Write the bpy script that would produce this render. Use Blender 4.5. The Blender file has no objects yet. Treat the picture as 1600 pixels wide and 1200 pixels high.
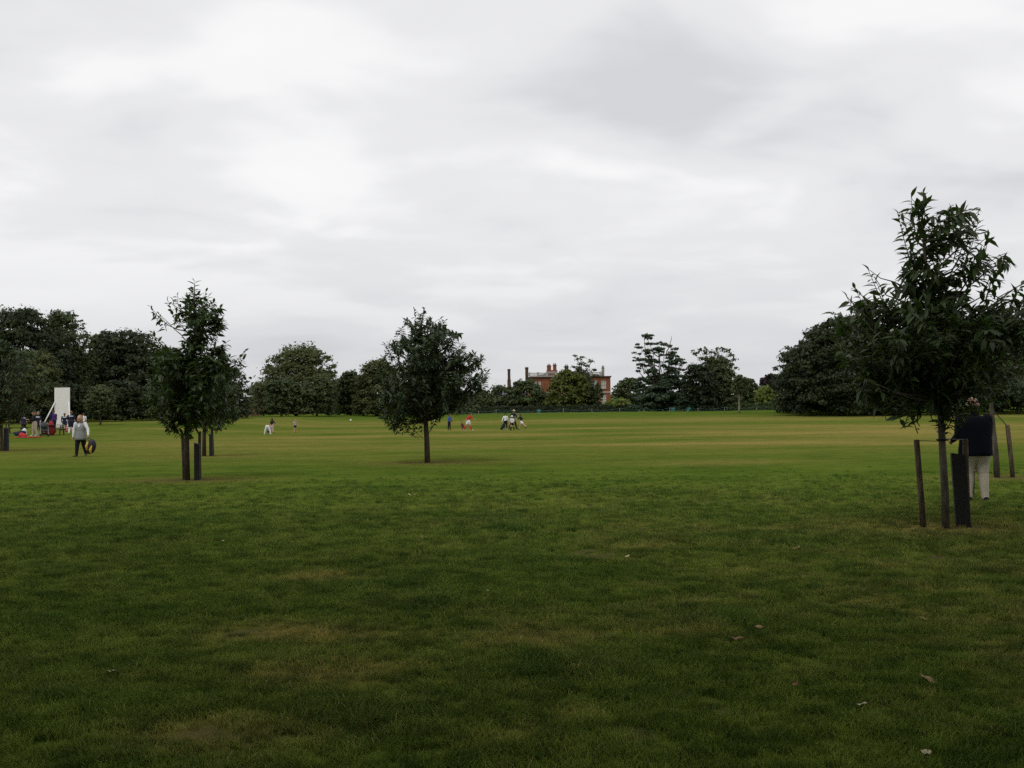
import bpy, math, random
import numpy as np
from mathutils import Vector, Matrix

# ------------------------------------------------------------------ camera, sky, sun, exposure
scene = bpy.context.scene
F_PX, CAM_H = 1570.0, 1.6
PITCH, ROLL = math.radians(1.496), math.radians(0.716)
cf = Vector((0, math.cos(PITCH), math.sin(PITCH)))
cr0 = Vector((1, 0, 0))
cu0 = Vector((0, -math.sin(PITCH), math.cos(PITCH)))
cu = cu0 * math.cos(ROLL) + cr0 * math.sin(ROLL)
cr = cr0 * math.cos(ROLL) - cu0 * math.sin(ROLL)
cam_data = bpy.data.cameras.new('camera')
cam = bpy.data.objects.new('camera', cam_data)
scene.collection.objects.link(cam)
cam_data.sensor_width = 36.0
cam_data.lens = 36.0 * F_PX / 1600.0
cam_data.clip_start = 0.1
cam_data.clip_end = 8000.0
m = Matrix((cr, cu, -cf)).transposed().to_4x4()
m.translation = (0, 0, CAM_H)
cam.matrix_world = m
scene.camera = cam

scene.view_settings.view_transform = 'Standard'
scene.view_settings.look = 'None'
scene.view_settings.exposure = 0.0
scene.view_settings.gamma = 1.0
scene.view_settings.use_curve_mapping = False

SUN_EL, SUN_AZ = math.radians(58), math.radians(205)      # azimuth clockwise from +Y (behind the camera)
world = bpy.data.worlds.new('World')
scene.world = world
world.use_nodes = True
wt = world.node_tree
for n in list(wt.nodes):
    wt.nodes.remove(n)


def N(t, kind, **kw):
    n = t.nodes.new(kind)
    for k, v in kw.items():
        setattr(n, k, v)
    return n


def mth(t, op, a, b=None, c=None, clamp=False):
    n = t.nodes.new('ShaderNodeMath')
    n.operation = op
    n.use_clamp = clamp
    for i, v in enumerate((a, b, c)):
        if v is None:
            continue
        if isinstance(v, (int, float)):
            n.inputs[i].default_value = v
        else:
            t.links.new(v, n.inputs[i])
    return n.outputs[0]


def mixc(t, fac, a, b, blend='MIX'):
    n = t.nodes.new('ShaderNodeMix')
    n.data_type = 'RGBA'
    n.blend_type = blend
    n.clamp_factor = True
    for sock, v in ((n.inputs[0], fac), (n.inputs[6], a), (n.inputs[7], b)):
        if isinstance(v, (int, float)):
            sock.default_value = v
        elif isinstance(v, (tuple, list)):
            sock.default_value = (v[0], v[1], v[2], 1)
        else:
            t.links.new(v, sock)
    return n.outputs[2]


def maprange(t, v, a, b, c=0.0, d=1.0, smooth=True):
    n = t.nodes.new('ShaderNodeMapRange')
    n.interpolation_type = 'SMOOTHSTEP' if smooth else 'LINEAR'
    t.links.new(v, n.inputs[0])
    for i, x in enumerate((a, b, c, d)):
        n.inputs[i + 1].default_value = x
    return n.outputs[0]


def noise(t, vec, scale, detail=3.0, rough=0.5, dist=0.0):
    n = t.nodes.new('ShaderNodeTexNoise')
    n.inputs['Scale'].default_value = scale
    n.inputs['Detail'].default_value = detail
    n.inputs['Roughness'].default_value = rough
    n.inputs['Distortion'].default_value = dist
    if vec is not None:
        t.links.new(vec, n.inputs['Vector'])
    return n.outputs['Fac']


# overcast sky: a sheet of stratocumulus (noise on a flat cloud layer) closed over a Nishita sky
sky = N(wt, 'ShaderNodeTexSky', sky_type='NISHITA')
sky.sun_disc = False
sky.sun_elevation = SUN_EL
sky.sun_rotation = SUN_AZ
tc = N(wt, 'ShaderNodeTexCoord')
sep = N(wt, 'ShaderNodeSeparateXYZ')
wt.links.new(tc.outputs['Generated'], sep.inputs[0])
zz = mth(wt, 'ADD', mth(wt, 'MAXIMUM', sep.outputs[2], 0.0), 0.20)
comb = N(wt, 'ShaderNodeCombineXYZ')
wt.links.new(mth(wt, 'DIVIDE', sep.outputs[0], zz), comb.inputs[0])
wt.links.new(mth(wt, 'DIVIDE', sep.outputs[1], zz), comb.inputs[1])
mp = N(wt, 'ShaderNodeMapping')
mp.inputs['Location'].default_value = (-5.3, 9.9, 8.1)
mp.inputs['Rotation'].default_value = (0, 0, math.radians(-18))
mp.inputs['Scale'].default_value = (1.0, 1.25, 1.0)
wt.links.new(comb.outputs[0], mp.inputs[0])
n1 = noise(wt, mp.outputs[0], 0.62, 2.0, 0.45, 0.3)
n2 = noise(wt, mp.outputs[0], 1.9, 3.5, 0.48, 0.3)
n3 = noise(wt, mp.outputs[0], 5.5, 5.0, 0.55, 0.3)
cl = mth(wt, 'ADD', mth(wt, 'MULTIPLY', n1, 0.42), mth(wt, 'ADD', mth(wt, 'MULTIPLY', n2, 0.50), mth(wt, 'MULTIPLY', n3, 0.08)))
ramp = N(wt, 'ShaderNodeValToRGB')
ramp.color_ramp.interpolation = 'EASE'
els = ramp.color_ramp.elements
els[0].position = 0.32
els[0].color = (0.67, 0.675, 0.70, 1)
els[1].position = 0.68
els[1].color = (0.99, 0.99, 0.99, 1)
e = els.new(0.46)
e.color = (0.825, 0.827, 0.842, 1)
e = els.new(0.56)
e.color = (0.945, 0.945, 0.95, 1)
wt.links.new(cl, ramp.inputs[0])
hz = maprange(wt, sep.outputs[2], 0.0, 0.2, 1.0, 0.0)
cloud = mixc(wt, mth(wt, 'MULTIPLY', hz, 0.75), ramp.outputs[0], (0.61, 0.615, 0.64))
cloud10 = mixc(wt, 1.0, cloud, (10, 10, 10), 'MULTIPLY')
skymix = mixc(wt, 0.985, sky.outputs[0], cloud10)
bg = N(wt, 'ShaderNodeBackground')
bg.inputs['Strength'].default_value = 0.1
wt.links.new(skymix, bg.inputs['Color'])
wo = N(wt, 'ShaderNodeOutputWorld')
wt.links.new(bg.outputs[0], wo.inputs[0])

sl = bpy.data.lights.new('sun', 'SUN')
sl.energy = 0.9
sl.angle = math.radians(18)
sl.color = (1.0, 0.97, 0.93)
so = bpy.data.objects.new('sun', sl)
scene.collection.objects.link(so)
sd = Vector((math.sin(SUN_AZ) * math.cos(SUN_EL), math.cos(SUN_AZ) * math.cos(SUN_EL), math.sin(SUN_EL)))
so.rotation_euler = sd.to_track_quat('Z', 'Y').to_euler()

try:
    scene.cycles.use_denoising = False
    scene.cycles.max_bounces = 6
    scene.cycles.transparent_max_bounces = 6
except Exception:
    pass

# ------------------------------------------------------------------ helpers
COL = scene.collection


def sstep(a, b, x):
    t = np.clip((x - a) / (b - a), 0, 1)
    return t * t * (3 - 2 * t)


def ground_z(x, y):
    """lawn: flat by the camera, rising about a metre towards the far edge (sooner on the side of the tree belt)"""
    x = np.asarray(x, float)
    y = np.asarray(y, float)
    w = sstep(20, 33, -x)
    return 1.1 * sstep(95 - 50 * w, 185 - 35 * w, y)


def gz(x, y):
    return float(ground_z(x, y))


def ray(px, py):
    return cf + cr * ((px - 800.0) / F_PX) + cu * ((600.0 - py) / F_PX)


def at(px, py, d):
    """point at depth y = d (metres ahead) seen at photo pixel px, py"""
    r = ray(px, py)
    t = d / r.y
    return Vector((r.x * t, d, CAM_H + r.z * t))


def on_ground(px, py):
    lo, hi = 3.0, 170.0
    r = ray(px, py)
    for _ in range(60):
        mid = 0.5 * (lo + hi)
        t = mid / r.y
        if CAM_H + r.z * t > gz(r.x * t, mid):
            lo = mid
        else:
            hi = mid
    t = lo / r.y
    return Vector((r.x * t, lo, gz(r.x * t, lo)))


def based(px, d, py=640):
    """point on the ground at depth d below pixel column px"""
    p = at(px, py, d)
    return Vector((p.x, d, gz(p.x, d)))


def link(name, data, parent=None):
    o = bpy.data.objects.new(name, data)
    COL.objects.link(o)
    if parent is not None:
        o.parent = parent
    return o


def tag(o, label=None, cat=None, group=None, kind=None):
    if label:
        o['label'] = label
    if cat:
        o['category'] = cat
    if group:
        o['group'] = group
    if kind:
        o['kind'] = kind
    return o


def empty(name, loc, rz=0.0):
    o = link(name, None)
    o.location = loc
    o.rotation_euler = (0, 0, rz)
    o.empty_display_size = 0.2
    return o


def np_mesh(name, verts, faces, mats, midx=None, smooth=False):
    """faces: (n,k) int array, or list of such"""
    me = bpy.data.meshes.new(name)
    verts = np.asarray(verts, np.float32)
    if not isinstance(faces, list):
        faces = [faces]
    faces = [np.asarray(f, np.int32) for f in faces if len(f)]
    nl = sum(f.size for f in faces)
    nf = sum(len(f) for f in faces)
    me.vertices.add(len(verts))
    me.vertices.foreach_set('co', verts.ravel())
    me.loops.add(nl)
    me.loops.foreach_set('vertex_index', np.concatenate([f.ravel() for f in faces]))
    me.polygons.add(nf)
    tot = np.concatenate([np.full(len(f), f.shape[1], np.int32) for f in faces])
    st = np.concatenate([[0], np.cumsum(tot)[:-1]]).astype(np.int32)
    me.polygons.foreach_set('loop_start', st)
    me.polygons.foreach_set('loop_total', tot)
    if midx is not None:
        me.polygons.foreach_set('material_index', np.asarray(midx, np.int32))
    if smooth:
        me.polygons.foreach_set('use_smooth', np.ones(nf, bool))
    me.update(calc_edges=True)
    for mt in (mats if isinstance(mats, (list, tuple)) else [mats]):
        me.materials.append(mt)
    return me


class MB:
    """collects shapes into one mesh"""

    def __init__(self):
        self.v = []
        self.f = []

    def add(self, vs, fs):
        o = len(self.v)
        self.v += [tuple(map(float, p)) for p in vs]
        self.f += [tuple(i + o for i in q) for q in fs]
        return self

    def box(self, c, s, rot=None, taper=1.0, bevel=0.0):
        hx, hy, hz_ = s[0] / 2, s[1] / 2, s[2] / 2
        if bevel <= 0:
            vs = []
            for z, k in ((-hz_, 1.0), (hz_, taper)):
                vs += [Vector((-hx * k, -hy * k, z)), Vector((hx * k, -hy * k, z)), Vector((hx * k, hy * k, z)), Vector((-hx * k, hy * k, z))]
            fs = [(3, 2, 1, 0), (4, 5, 6, 7), (0, 1, 5, 4), (1, 2, 6, 5), (2, 3, 7, 6), (3, 0, 4, 7)]
        else:
            b = bevel
            vs = []
            rings = [(-hz_, b), (-hz_ + b, 0), (hz_ - b, 0), (hz_, b)]
            for z, ins in rings:
                k = taper if z > 0 else 1
                ax, ay = hx * k - ins, hy * k - ins
                cx, cy = max(ax - b * (1 if ins == 0 else 0.5), 0.001), max(ay - b * (1 if ins == 0 else 0.5), 0.001)
                vs += [Vector(p) for p in ((-cx, -ay, z), (cx, -ay, z), (ax, -cy, z), (ax, cy, z), (cx, ay, z), (-cx, ay, z), (-ax, cy, z), (-ax, -cy, z))]
            fs = [tuple(range(7, -1, -1)), tuple(range(24, 32))]
            for r in range(3):
                for i in range(8):
                    j = (i + 1) % 8
                    fs.append((r * 8 + i, r * 8 + j, r * 8 + 8 + j, r * 8 + 8 + i))
        if rot is not None:
            vs = [rot @ p for p in vs]
        c = Vector(c)
        return self.add([p + c for p in vs], fs)

    def tube(self, pts, radii, n=8, cap=True):
        pts = [Vector(p) for p in pts]
        if isinstance(radii, (int, float)):
            radii = [radii] * len(pts)
        vs, fs = [], []
        ref = Vector((0.13, 0.97, 0.21)).normalized()
        for i, p in enumerate(pts):
            a = pts[max(i - 1, 0)]
            b = pts[min(i + 1, len(pts) - 1)]
            d = (b - a)
            d = d.normalized() if d.length > 1e-9 else Vector((0, 0, 1))
            if abs(d.dot(ref)) > 0.95:
                s = d.cross(Vector((1, 0, 0)))
            else:
                s = d.cross(ref)
            s.normalize()
            t = d.cross(s)
            for k in range(n):
                an = 2 * math.pi * k / n
                vs.append(p + (s * math.cos(an) + t * math.sin(an)) * radii[i])
        for i in range(len(pts) - 1):
            for k in range(n):
                j = (k + 1) % n
                fs.append((i * n + k, i * n + j, (i + 1) * n + j, (i + 1) * n + k))
        if cap:
            fs.append(tuple(range(n - 1, -1, -1)))
            fs.append(tuple(range((len(pts) - 1) * n, len(pts) * n)))
        return self.add(vs, fs)

    def ellipsoid(self, c, r, nu=12, nv=8, rot=None, zmin=-1.0):
        vs, fs = [], []
        c = Vector(c)
        for i in range(nv + 1):
            th = math.pi * i / nv
            for k in range(nu):
                ph = 2 * math.pi * k / nu
                z = max(math.cos(th), zmin)
                p = Vector((r[0] * math.sin(th) * math.cos(ph), r[1] * math.sin(th) * math.sin(ph), r[2] * z))
                if rot is not None:
                    p = rot @ p
                vs.append(p + c)
        for i in range(nv):
            for k in range(nu):
                j = (k + 1) % nu
                fs.append((i * nu + k, (i + 1) * nu + k, (i + 1) * nu + j, i * nu + j))
        return self.add(vs, fs)

    def loft(self, rings, n=14, cap=True):
        """rings: (centre, rx, ry) in horizontal planes"""
        vs, fs = [], []
        for c, rx, ry in rings:
            for k in range(n):
                an = 2 * math.pi * k / n
                vs.append(Vector(c) + Vector((rx * math.cos(an), ry * math.sin(an), 0)))
        for i in range(len(rings) - 1):
            for k in range(n):
                j = (k + 1) % n
                fs.append((i * n + k, i * n + j, (i + 1) * n + j, (i + 1) * n + k))
        if cap:
            fs.append(tuple(range(n - 1, -1, -1)))
            fs.append(tuple(range((len(rings) - 1) * n, len(rings) * n)))
        return self.add(vs, fs)

    def torus(self, c, R_, r, axis='X', nu=20, nv=6, rot=None):
        vs, fs = [], []
        for i in range(nu):
            a = 2 * math.pi * i / nu
            for k in range(nv):
                b = 2 * math.pi * k / nv
                rr = R_ + r * math.cos(b)
                u, v, w = rr * math.cos(a), rr * math.sin(a), r * math.sin(b)
                p = Vector((w, u, v)) if axis == 'X' else (Vector((u, w, v)) if axis == 'Y' else Vector((u, v, w)))
                if rot is not None:
                    p = rot @ p
                vs.append(p + Vector(c))
        for i in range(nu):
            for k in range(nv):
                fs.append((i * nv + k, ((i + 1) % nu) * nv + k, ((i + 1) % nu) * nv + (k + 1) % nv, i * nv + (k + 1) % nv))
        return self.add(vs, fs)

    def mesh(self, name, mat, smooth=False):
        me = bpy.data.meshes.new(name)
        me.from_pydata(self.v, [], self.f)
        me.materials.append(mat)
        if smooth:
            me.polygons.foreach_set('use_smooth', np.ones(len(me.polygons), bool))
        me.update()
        return me

    def build(self, name, mat, parent=None, smooth=False):
        return link(name, self.mesh(name, mat, smooth), parent)


# numpy value noise for lawn wear and terrain masks
def vnoise(x, y, seed=0):
    x = np.asarray(x, float)
    y = np.asarray(y, float)
    xi, yi = np.floor(x).astype(np.int64), np.floor(y).astype(np.int64)
    fx, fy = x - xi, y - yi
    fx = fx * fx * (3 - 2 * fx)
    fy = fy * fy * (3 - 2 * fy)

    def h(a, b):
        n = (a * 374761393 + b * 668265263 + seed * 974634777) & 0xFFFFFFFF
        n = ((n ^ (n >> 13)) * 1274126177) & 0xFFFFFFFF
        return ((n ^ (n >> 16)) & 0xFFFF) / 65535.0
    return (h(xi, yi) * (1 - fx) + h(xi + 1, yi) * fx) * (1 - fy) + (h(xi, yi + 1) * (1 - fx) + h(xi + 1, yi + 1) * fx) * fy


def fbm(x, y, seed=0, oct_=4, gain=0.5):
    s, a, t = 0.0, 1.0, 0.0
    for i in range(oct_):
        s = s + a * vnoise(x * 2 ** i + 17.3 * i, y * 2 ** i + 9.1 * i, seed + i)
        t += a
        a *= gain
    return s / t


# ------------------------------------------------------------------ materials
MATS = {}


def new_mat(name):
    mt = bpy.data.materials.new(name)
    mt.use_nodes = True
    t = mt.node_tree
    for n in list(t.nodes):
        t.nodes.remove(n)
    out = t.nodes.new('ShaderNodeOutputMaterial')
    return mt, t, out


def principled(t, out, color, rough=0.7, spec=0.3, metal=0.0):
    b = t.nodes.new('ShaderNodeBsdfPrincipled')
    if isinstance(color, (tuple, list)):
        b.inputs['Base Color'].default_value = (*color[:3], 1)
    else:
        t.links.new(color, b.inputs['Base Color'])
    b.inputs['Roughness'].default_value = rough
    b.inputs['Specular IOR Level'].default_value = spec
    b.inputs['Metallic'].default_value = metal
    t.links.new(b.outputs[0], out.inputs[0])
    return b


def bump(t, b, h, strength=0.3, dist=0.02):
    n = t.nodes.new('ShaderNodeBump')
    n.inputs['Strength'].default_value = strength
    n.inputs['Distance'].default_value = dist
    t.links.new(h, n.inputs['Height'])
    t.links.new(n.outputs[0], b.inputs['Normal'])


def plain(name, color, rough=0.75, spec=0.25, var=0.18, scale=6.0, metal=0.0, bmp=0.15):
    """cloth, paint, plastic: a base colour with slight uneven tone and fine relief"""
    if name in MATS:
        return MATS[name]
    mt, t, out = new_mat(name)
    co = t.nodes.new('ShaderNodeTexCoord').outputs['Object']
    n = noise(t, co, scale, 4.0, 0.6)
    lo = tuple(c * (1 - var) for c in color)
    hi = tuple(min(c * (1 + var), 1) for c in color)
    b = principled(t, out, mixc(t, n, lo, hi), rough, spec, metal)
    bump(t, b, noise(t, co, scale * 6, 3.0), bmp, 0.01)
    MATS[name] = mt
    return mt


def foliage_mat(name, dark, light, trans=0.22, rough=0.55, spec=0.25, clump=0.35):
    mt, t, out = new_mat(name)
    geo = t.nodes.new('ShaderNodeNewGeometry')
    n = noise(t, geo.outputs['Position'], clump, 3.0, 0.6)
    r = geo.outputs['Random Per Island']
    f = mth(t, 'ADD', mth(t, 'MULTIPLY', maprange(t, n, 0.3, 0.7), 0.6), mth(t, 'MULTIPLY', r, 0.4))
    c = mixc(t, f, dark, light)
    b = t.nodes.new('ShaderNodeBsdfPrincipled')
    t.links.new(c, b.inputs['Base Color'])
    b.inputs['Roughness'].default_value = rough
    b.inputs['Specular IOR Level'].default_value = spec
    tr = t.nodes.new('ShaderNodeBsdfTranslucent')
    t.links.new(mixc(t, 1.0, c, (1.3, 1.5, 0.7), 'MULTIPLY'), tr.inputs[0])
    mx = t.nodes.new('ShaderNodeMixShader')
    mx.inputs[0].default_value = trans
    t.links.new(b.outputs[0], mx.inputs[1])
    t.links.new(tr.outputs[0], mx.inputs[2])
    t.links.new(mx.outputs[0], out.inputs[0])
    return mt


def bark_mat(name, a, b_, scale=9.0):
    mt, t, out = new_mat(name)
    co = t.nodes.new('ShaderNodeTexCoord').outputs['Object']
    mpn = t.nodes.new('ShaderNodeMapping')
    mpn.inputs['Scale'].default_value = (1, 1, 0.25)
    t.links.new(co, mpn.inputs[0])
    n = noise(t, mpn.outputs[0], scale, 6.0, 0.65, 0.4)
    b = principled(t, out, mixc(t, maprange(t, n, 0.32, 0.68), a, b_), 0.9, 0.15)
    bump(t, b, n, 0.7, 0.03)
    return mt


LEAF_CHESTNUT = foliage_mat('chestnut_leaf', (0.020, 0.036, 0.010), (0.062, 0.100, 0.028), 0.26, 0.45, 0.3, 3.0)
LEAF_OAK_GREY = foliage_mat('grey_green_leaf', (0.026, 0.044, 0.018), (0.056, 0.085, 0.034), 0.18, 0.45, 0.3, 1.8)
LEAF_DARK = foliage_mat('dark_leaf', (0.015, 0.024, 0.008), (0.042, 0.058, 0.018), 0.18)
LEAF_MID = foliage_mat('mid_leaf', (0.030, 0.045, 0.015), (0.080, 0.106, 0.034), 0.2)  # species green, lifted a little to stand in for distance haze
LEAF_OLIVE = foliage_mat('olive_leaf', (0.044, 0.054, 0.017), (0.110, 0.122, 0.038), 0.22)  # olive leaf, its colour also raised in place of haze over far trees
LEAF_YELLOW = foliage_mat('yellowish_leaf', (0.055, 0.070, 0.012), (0.13, 0.15, 0.028), 0.25)
LEAF_LIME = foliage_mat('lime_leaf', (0.10, 0.14, 0.025), (0.22, 0.26, 0.06), 0.25)
LEAF_CEDAR = foliage_mat('cedar_needle', (0.020, 0.038, 0.018), (0.050, 0.082, 0.036), 0.1)
LEAF_PURPLE = foliage_mat('copper_leaf', (0.028, 0.016, 0.022), (0.05, 0.03, 0.036), 0.1)
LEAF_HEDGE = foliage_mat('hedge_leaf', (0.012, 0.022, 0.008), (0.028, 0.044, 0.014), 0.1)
LEAF_HEDGE_BRIGHT = foliage_mat('bright_hedge_leaf', (0.03, 0.052, 0.012), (0.06, 0.095, 0.022), 0.1)  # lighter, greener leaf of the short hedge
BARK = bark_mat('brown_bark', (0.035, 0.026, 0.018), (0.10, 0.078, 0.055))
BARK_GREY = bark_mat('grey_bark', (0.055, 0.048, 0.036), (0.15, 0.13, 0.10))
BARK_PALE = bark_mat('pale_bark', (0.16, 0.14, 0.10), (0.34, 0.30, 0.22))
STAKE = bark_mat('weathered_stake', (0.05, 0.038, 0.026), (0.15, 0.115, 0.08), 14)
POST_DARK = plain('black_plastic_lumber', (0.010, 0.010, 0.010), 0.55, 0.35, 0.35, 9)
RUBBER = plain('black_rubber', (0.012, 0.012, 0.012), 0.6, 0.3)
WIRE = plain('dull_wire', (0.05, 0.045, 0.04), 0.6, 0.3)

# ------------------------------------------------------------------ lawn
TREE_SPOTS = {}
TREE_SPOTS['right'] = on_ground(1478, 824)
TREE_SPOTS['mid'] = on_ground(668, 723)
TREE_SPOTS['left'] = on_ground(293, 750)
TREE_SPOTS['left_back'] = on_ground(319, 713)
TREE_SPOTS['edge'] = on_ground(-6, 705)
TREE_SPOTS['right_back'] = on_ground(1558, 746)


def lawn_masks(x, y):
    """dry: straw coloured wear 0..1; bare: earth showing 0..1; lush: longer darker tufts 0..1"""
    x = np.asarray(x, float)
    y = np.asarray(y, float)
    d = np.maximum(y, 0.1)
    # worn pitch: long stretched bands, strongest 35 to 120 m out
    big = fbm(x * 0.035 + 3, y * 0.075, 5, 4)
    med = fbm(x * 0.16, y * 0.33, 11, 4)
    fine = fbm(x * 0.9, y * 0.9, 23, 4)
    bands = fbm(x * 0.018, y * 0.22 + 40, 31, 3)
    pitch = sstep(26, 48, d) * (1 - sstep(118, 150, d))
    u = x / np.maximum(d, 8)
    pitch = pitch * (0.6 + 0.4 * sstep(-0.45, -0.2, u))
    dry = pitch * np.clip(0.26 + 1.9 * (0.45 * big + 0.10 * bands + 0.45 * med - 0.42), 0, 1)
    # a strip by the tree belt stays green
    dry = dry * (1 - 0.75 * sstep(88, 96, d) * (1 - sstep(104, 112, d)))
    # two scuffed patches on the near field
    for cx, cy, rx, ry, a in ((10.5, 44, 11, 4.0, 0.95), (6.2, 29.5, 3.2, 1.6, 0.7), (22, 60, 14, 5, 0.8), (-8, 66, 14, 5, 0.6), (34, 78, 18, 5, 0.7), (2, 84, 16, 5, 0.6), (-22, 88, 12, 4, 0.6)):
        q = ((x - cx) / rx) ** 2 + ((y - cy) / ry) ** 2
        dry = dry + a * np.exp(-q * 1.3) * np.clip(0.1 + 1.7 * (med - 0.22), 0, 1)
    # foreground: thin grass, more so to the right
    fg = 1 - sstep(15, 22, d)
    right = sstep(-0.3, 0.15, u)
    near = fg * (0.30 + 0.70 * right) * np.clip(2.6 * (0.25 * med + 0.35 * fine + 0.4 * fbm(x * 3.6, y * 4.4, 53, 3) - 0.465), 0, 1)
    dry = dry + 0.6 * near
    bare = fg * (0.35 + 0.65 * right) * np.clip(6 * (0.4 * fbm(x * 1.1 + 50, y * 1.4, 71, 3) + 0.6 * fbm(x * 3.2, y * 3.6, 83, 3) - 0.615), 0, 1)
    for cx, cy, r in ((-1.15, 6.15, 0.42), (-1.85, 7.35, 0.36), (0.15, 7.0, 0.30), (-1.9, 9.8, 0.35), (-1.5, 5.05, 0.3), (1.5, 11.5, 0.3), (-1.15, 7.15, 0.32)):
        q = ((x - cx) / (r * 1.1)) ** 2 + ((y - cy) / (r * .7)) ** 2
        bare = np.maximum(bare, np.exp(-q) * np.clip(5.0 * (0.5 * fine + 0.5 * fbm(x * 5, y * 5, 77, 3) - 0.44), 0, 1) * 0.75)
        dry = dry + 0.5 * np.exp(-q * 0.6)
    for k, p in TREE_SPOTS.items():
        s = 1.0 if k in ('mid', 'left') else 0.7
        dd = np.hypot((x - p.x) / 1.5, (y - p.y)) + (fine - 0.5) * 0.7
        ring = np.exp(-(dd / (0.8 * s)) ** 2)
        bare = np.maximum(bare, ring * 0.75)
        dry = dry + 0.5 * np.exp(-(dd / (1.3 * s)) ** 2)
    lush = np.clip(5 * (0.4 * fbm(x * 0.7 + 9, y * 0.8 + 3, 91, 3) + 0.6 * fbm(x * 2.1, y * 2.6, 95, 3) - 0.545), 0, 1) * (1 - np.clip(bare * 2, 0, 1)) * (1 - 0.6 * sstep(20, 40, d))
    for cx, cy, rx, ry in ((-0.8, 8.4, 0.5, 0.35), (1.6, 7.7, 0.6, 0.3), (0.3, 6.2, 0.5, 0.4)):
        lush = np.maximum(lush, np.exp(-(((x - cx) / rx) ** 2 + ((y - cy) / ry) ** 2)) * 0.9)
    return np.clip(dry, 0, 1), np.clip(bare, 0, 1), np.clip(lush, 0, 1)


def lawn_material(name, blades):
    mt, t, out = new_mat(name)
    at_t = 'INSTANCER' if blades else 'GEOMETRY'

    def attr(nm):
        a = t.nodes.new('ShaderNodeAttribute')
        a.attribute_type = at_t
        a.attribute_name = nm
        return a.outputs['Fac']
    dry, bare, lush = attr('dry'), attr('bare'), attr('lush')
    tone = attr('tone') if blades else None
    geo = t.nodes.new('ShaderNodeNewGeometry')
    pos = geo.outputs['Position']
    st = t.nodes.new('ShaderNodeMapping')
    st.inputs['Scale'].default_value = (0.5, 1.0, 1.0)
    t.links.new(pos, st.inputs[0])
    f1 = noise(t, st.outputs[0], 0.55, 4.0, 0.6)
    f2 = noise(t, pos, 9.0, 5.0, 0.65)
    f3 = noise(t, pos, 60.0, 3.0, 0.6)
    f4 = noise(t, st.outputs[0], 3.2, 5.0, 0.65)
    g = mixc(t, maprange(t, mth(t, 'ADD', mth(t, 'MULTIPLY', f1, 0.5), mth(t, 'MULTIPLY', f4, 0.5)), 0.36, 0.64), (0.050, 0.090, 0.011), (0.104, 0.144, 0.022))
    g = mixc(t, mth(t, 'MULTIPLY', lush, 0.5), g, (0.030, 0.066, 0.012))
    straw = mixc(t, f2, (0.180, 0.152, 0.038), (0.300, 0.228, 0.078))
    dfac = mth(t, 'MULTIPLY', dry, mth(t, 'MULTIPLY', maprange(t, f2, 0.2, 0.62, 0.62, 1.05), maprange(t, f4, 0.3, 0.6, 0.55, 1.15)), None, True)
    c = mixc(t, dfac, g, straw)
    if blades:
        r = geo.outputs['Random Per Island']
        c = mixc(t, mth(t, 'MULTIPLY', maprange(t, r, 0.80, 0.95), mth(t, 'ADD', mth(t, 'MULTIPLY', dry, 0.7), 0.25)), c, (0.30, 0.24, 0.11))
        c = mixc(t, maprange(t, r, 0.0, 0.5, 0.25, 0.0, False), c, (0.035, 0.065, 0.012))
        c = mixc(t, tone, mixc(t, 1.0, c, (0.66, 0.82, 0.75), 'MULTIPLY'), mixc(t, 1.0, c, (2.4, 2.25, 2.2), 'MULTIPLY'))
        b = t.nodes.new('ShaderNodeBsdfPrincipled')
        t.links.new(c, b.inputs['Base Color'])
        b.inputs['Roughness'].default_value = 0.6
        b.inputs['Specular IOR Level'].default_value = 0.06
        tr = t.nodes.new('ShaderNodeBsdfTranslucent')
        t.links.new(c, tr.inputs[0])
        mx = t.nodes.new('ShaderNodeMixShader')
        mx.inputs[0].default_value = 0.3
        t.links.new(b.outputs[0], mx.inputs[1])
        t.links.new(tr.outputs[0], mx.inputs[2])
        t.links.new(mx.outputs[0], out.inputs[0])
    else:
        c = mixc(t, maprange(t, f3, 0.3, 0.7, 0.0, 0.35, False), c, (0.035, 0.05, 0.012))
        earth = mixc(t, f2, (0.05, 0.042, 0.02), (0.125, 0.092, 0.05))
        c = mixc(t, bare, mixc(t, 1.0, c, (1.18, 1.16, 1.1), 'MULTIPLY'), earth)
        b = principled(t, out, c, 1.0, 0.0)
        bump(t, b, mth(t, 'ADD', f3, mth(t, 'MULTIPLY', f2, 2.0)), 0.7, 0.03)
    return mt


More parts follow.
